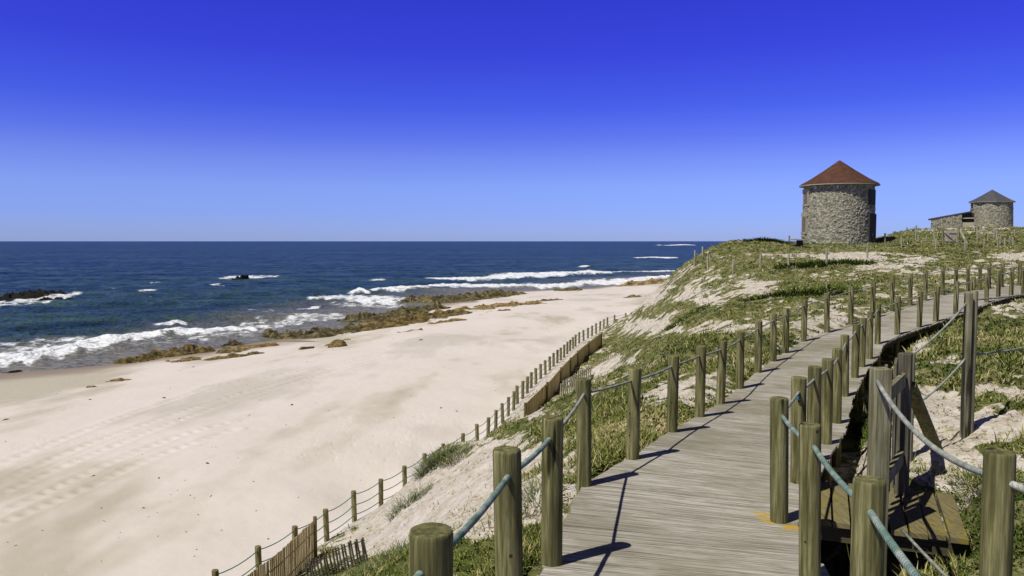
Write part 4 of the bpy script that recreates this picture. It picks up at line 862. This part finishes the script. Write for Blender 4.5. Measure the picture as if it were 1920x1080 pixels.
# ---------------------------------------------------------------- plants
def blades(px,py,pz,L,Wd,rnd,tilt,bend,az=None,seed=0,segs=1):
    """strip blades; returns V,F,rnd"""
    n=len(px); r=np.random.default_rng(seed); az=r.uniform(0,2*np.pi,n) if az is None else az; fa=az+np.pi/2+r.normal(0,.4,n)
    dx,dy=np.cos(az),np.sin(az); wx,wy=np.cos(fa)*Wd/2,np.sin(fa)*Wd/2
    rows=[]
    for k in range(segs+1):
        t=k/(segs+1) if segs>0 else 0
        a=tilt+bend*t; cx=px+dx*L*t*np.sin(tilt+bend*t*.5); cy=py+dy*L*t*np.sin(tilt+bend*t*.5); cz=pz+L*t*np.cos(tilt+bend*t*.5); wf=1-.35*t
        rows.append((np.stack([cx-wx*wf,cy-wy*wf,cz],1),np.stack([cx+wx*wf,cy+wy*wf,cz],1)))
    tip=np.stack([px+dx*L*np.sin(tilt+bend*.5),py+dy*L*np.sin(tilt+bend*.5),pz+L*np.cos(tilt+bend*.5)],1)
    k=2*(segs+1)+1; V=np.zeros((n,k,3))
    for i,(a,b) in enumerate(rows): V[:,2*i]=a; V[:,2*i+1]=b
    V[:,-1]=tip; base=np.arange(n)[:,None]*k; F=[]
    for i in range(segs): F.append(base+np.array([[2*i,2*i+1,2*i+3]])); F.append(base+np.array([[2*i,2*i+3,2*i+2]]))
    F.append(base+np.array([[2*segs,2*segs+1,2*segs+2]]))
    return V.reshape(-1,3),np.concatenate(F),np.repeat(rnd,k)
def ground_cover():
    n=2600000; az=np.radians(rng.uniform(-36,37,n)); u=rng.uniform(0,1,n); r=1/(1/2.6-u*(1/2.6-1/105)); r=np.where(rng.uniform(0,1,n)<.55,2.6*(105/2.6)**u,r)
    x=r*np.sin(az);y=r*np.cos(az)
    d,s=dist_poly(x,y,FL); k=(d*s>.1); x,y,r=x[k],y[k],r[k]
    dc,_=dist_poly(x,y,CLs); lim=np.where(y<8,1.12,.98); k=dc>lim
    uu=((x-3.08)*.927-(y-6.8)*.375); vv=((x-3.08)*.375+(y-6.8)*.927); k&=~((np.abs(uu)<.74)&(np.abs(vv)<.64)); k&=~((x>2.0)&(x<3.0)&(y>4.7)&(y<6.6)); k&=np.hypot(x-cT[0],y-66.6)>3.2; k&=np.hypot(x-c2[0],y-115)>3.3
    x,y,r=x[k],y[k],r[k]
    z=height(x,y); dune,veg,ds=cover(x,y,z)
    cl=fbm(x*3.2,y*3.2,2,77)+.5*perlin(x*9,y*9,78)
    p=veg**1.5*sstep(-.25,.35,cl+veg*.5-.2)*.95+.055*dune*sstep(0,.4,fbm(x*1.6,y*1.6,3,97)+.15)
    k=rng.uniform(0,1,len(x))<p; x,y,r,z,veg,cl=x[k],y[k],r[k],z[k],veg[k],cl[k]
    z=z+veg*(.03+.06*np.abs(fbm(x*2.6,y*2.6,3,61)))-.01
    hgt=sstep(.1,.6,fbm(x*.6,y*.6,3,79)+.2)
    L=(.032+.0013*r)*rng.uniform(.6,1.6,len(x))*(1+.3*hgt*(r>9)); Wd=L*rng.uniform(.12,.26,len(x))+.0006*r
    tone=.37+fbm(x*.3,y*.35,3,81)*1.1+.25*fbm(x*1.7,y*1.7,2,83)+rng.normal(0,.2,len(x)); tone=tone-.05+.5*(1-veg)+.22*sstep(12,40,r)*sstep(.0,.4,fbm(x*1.1,y*1.1,3,85))
    tilt=np.abs(rng.normal(.9,.4,len(x)))+.25*sstep(10,30,r); bend=rng.uniform(0,.9,len(x))
    print('cover blades',len(x))
    near=r<14
    for nm,mk,sg in (('near',near,1),('far',~near,0)):
        pass
    V1,F1,R1=blades(x[near],y[near],z[near],L[near],Wd[near],np.clip(tone[near],0,1),tilt[near],bend[near],seed=1,segs=1)
    V2,F2,R2=blades(x[~near],y[~near],z[~near],L[~near],Wd[~near]*1.4,np.clip(tone[~near],0,1),tilt[~near],bend[~near],seed=2,segs=0)
    g=(fbm(x*.5,y*.5,3,101)+.35*fbm(x*3,y*3,2,102)>.12)&(rng.uniform(0,1,len(x))<.35*sstep(32,7,r))&(r<40)
    m_=g.sum(); Lg=(.13+.0035*r[g])*rng.uniform(.5,1.4,m_)
    V3,F3,R3=blades(x[g]+rng.normal(0,.05,m_),y[g]+rng.normal(0,.05,m_),z[g]-.01,Lg,.005+.0009*r[g],np.clip(rng.normal(.55,.25,m_),0,1),np.abs(rng.normal(.4,.3,m_)),rng.uniform(.3,1.3,m_),seed=5,segs=1)
    print('grass',m_)
    o=npmesh('dune_plants',np.concatenate([V1,V2,V3]),np.concatenate([F1,F2+len(V1),F3+len(V1)+len(V2)]),MAT['leaf'],None,{'rnd':np.concatenate([R1,R2,R3])})
    meta(o,'low green and straw coloured plants creeping over the dune sand','dune plants',None,'stuff')
ground_cover()
def tuft(px,py,n,rad,L,label,wd=.008,mat='marram',tone=.45,name='grass_tuft',Yfix=None,sx=1.):
    c=hit(px,py) if Yfix is None else np.array([at(px,py,Yfix)[0],Yfix,0]); c[2]=gz(c[0],c[1]); r=np.random.default_rng(int(px*7+py))
    a=r.uniform(0,2*np.pi,n); q=np.sqrt(r.uniform(0,1,n))*rad; x=q*np.cos(a)*sx; y=q*np.sin(a)
    z=height(x+c[0],y+c[1])-c[2]-.03; V,F,rn=blades(x,y,z,L*r.uniform(.5,1.15,n),np.full(n,wd),np.clip(r.normal(tone,.22,n),0,1),np.abs(r.normal(.35,.25,n))+.5*q/rad*.6,r.uniform(.3,1.3,n),az=a+r.normal(0,.9,n),seed=3,segs=3)
    o=npmesh(name,V,F,MAT[mat],None,{'rnd':rn}); o.location=tuple(c); meta(o,label,'bush' if name=='low_bush' else 'grass tuft','bushes on the dune' if name=='low_bush' else 'grass tufts on the dune'); return o
tuft(822,868,900,.5,.48,'tall marram grass tuft growing up through the beach rope fence',.016,sx=1.25)
tuft(858,856,420,.38,.36,'second marram grass tuft on the crest right behind the rope fence',.016,tone=.6,sx=1.2)
tuft(770,945,500,.55,.4,'dark marram tuft on the sand slope below the fence',.012)
tuft(728,1062,500,.5,.38,'grass tuft at the bottom edge right of the leaning slat fence',.01,tone=.35)
tuft(1003,945,220,.22,.26,'small spiky grass tuft between two near railing posts',.008,tone=.5)
tuft(1590,800,420,.38,.42,'pale green grass clump under the boardwalk edge left of the gate',.012,tone=.55)
tuft(1612,770,300,.3,.4,'dark grass clump in the boardwalk shadow behind the gate post',.012,tone=.3)
tuft(1700,635,260,.6,.4,'light green weed clump under the bend of the boardwalk',.014,tone=.5)
tuft(1740,618,200,.5,.4,'leafy weed clump beside the boardwalk bend posts',.014,tone=.45)
tuft(1885,910,2200,.45,.14,'dense bright green bush behind the near right post',.009,mat='leaf',tone=.35,name='low_bush')
tuft(1140,850,3000,.55,.13,'dark green leafy bush against the left boardwalk edge',.009,mat='leaf',tone=.25,name='low_bush')
tuft(1545,497,2200,1.5,.4,'dark green bush mound among sand below the windmill',.05,mat='leaf',tone=.12,name='low_bush',sx=1.8)
tuft(1500,553,2400,1.5,.35,'large dark green shrub in the middle of the dune slope',.045,mat='leaf',tone=.2,name='low_bush',sx=1.5)
tuft(1436,452,1800,1.1,.42,'dark shrub on the skyline left of the stone slab table',.055,mat='leaf',tone=.1,name='low_bush',Yfix=60,sx=1.5)
tuft(1280,603,1500,.8,.25,'rounded green shrub in bare sand near the seaward dune edge',.035,mat='leaf',tone=.22,name='low_bush',sx=1.6)
def debris():
    V=[];F=[]
    for i in range(200):
        px=random.uniform(-40,1150); py=random.uniform(600,1075); q=atz(px,py,2.0)
        if dist_poly(np.array([q[0]]),np.array([q[1]]),FL)[1][0]>0: continue
        z=gz(q[0],q[1])
        if z<.5: continue
        s_=random.uniform(.008,.024)*(1 if random.random()<.9 else 2.5)*(.5+q[1]/45); a=random.uniform(0,3.1); n_=6; b=len(V)
        for k in range(n_):
            t=2*math.pi*k/n_; r1=s_*random.uniform(.5,1.2); x=r1*math.cos(t)*2.2; y=r1*math.sin(t)*.8
            V.append((q[0]+x*math.cos(a)-y*math.sin(a),q[1]+x*math.sin(a)+y*math.cos(a),z+random.uniform(-.01,.02)))
        V.append((q[0],q[1],z+s_*.9)); F+=[(b+k,b+(k+1)%n_,b+n_) for k in range(n_)]
    o=npmesh('beach_debris',np.array(V),F,MAT['darkslat']); meta(o,'tiny dark scraps of seaweed and driftwood strewn over the pale beach','beach debris',None,'stuff')
debris()
print('done')
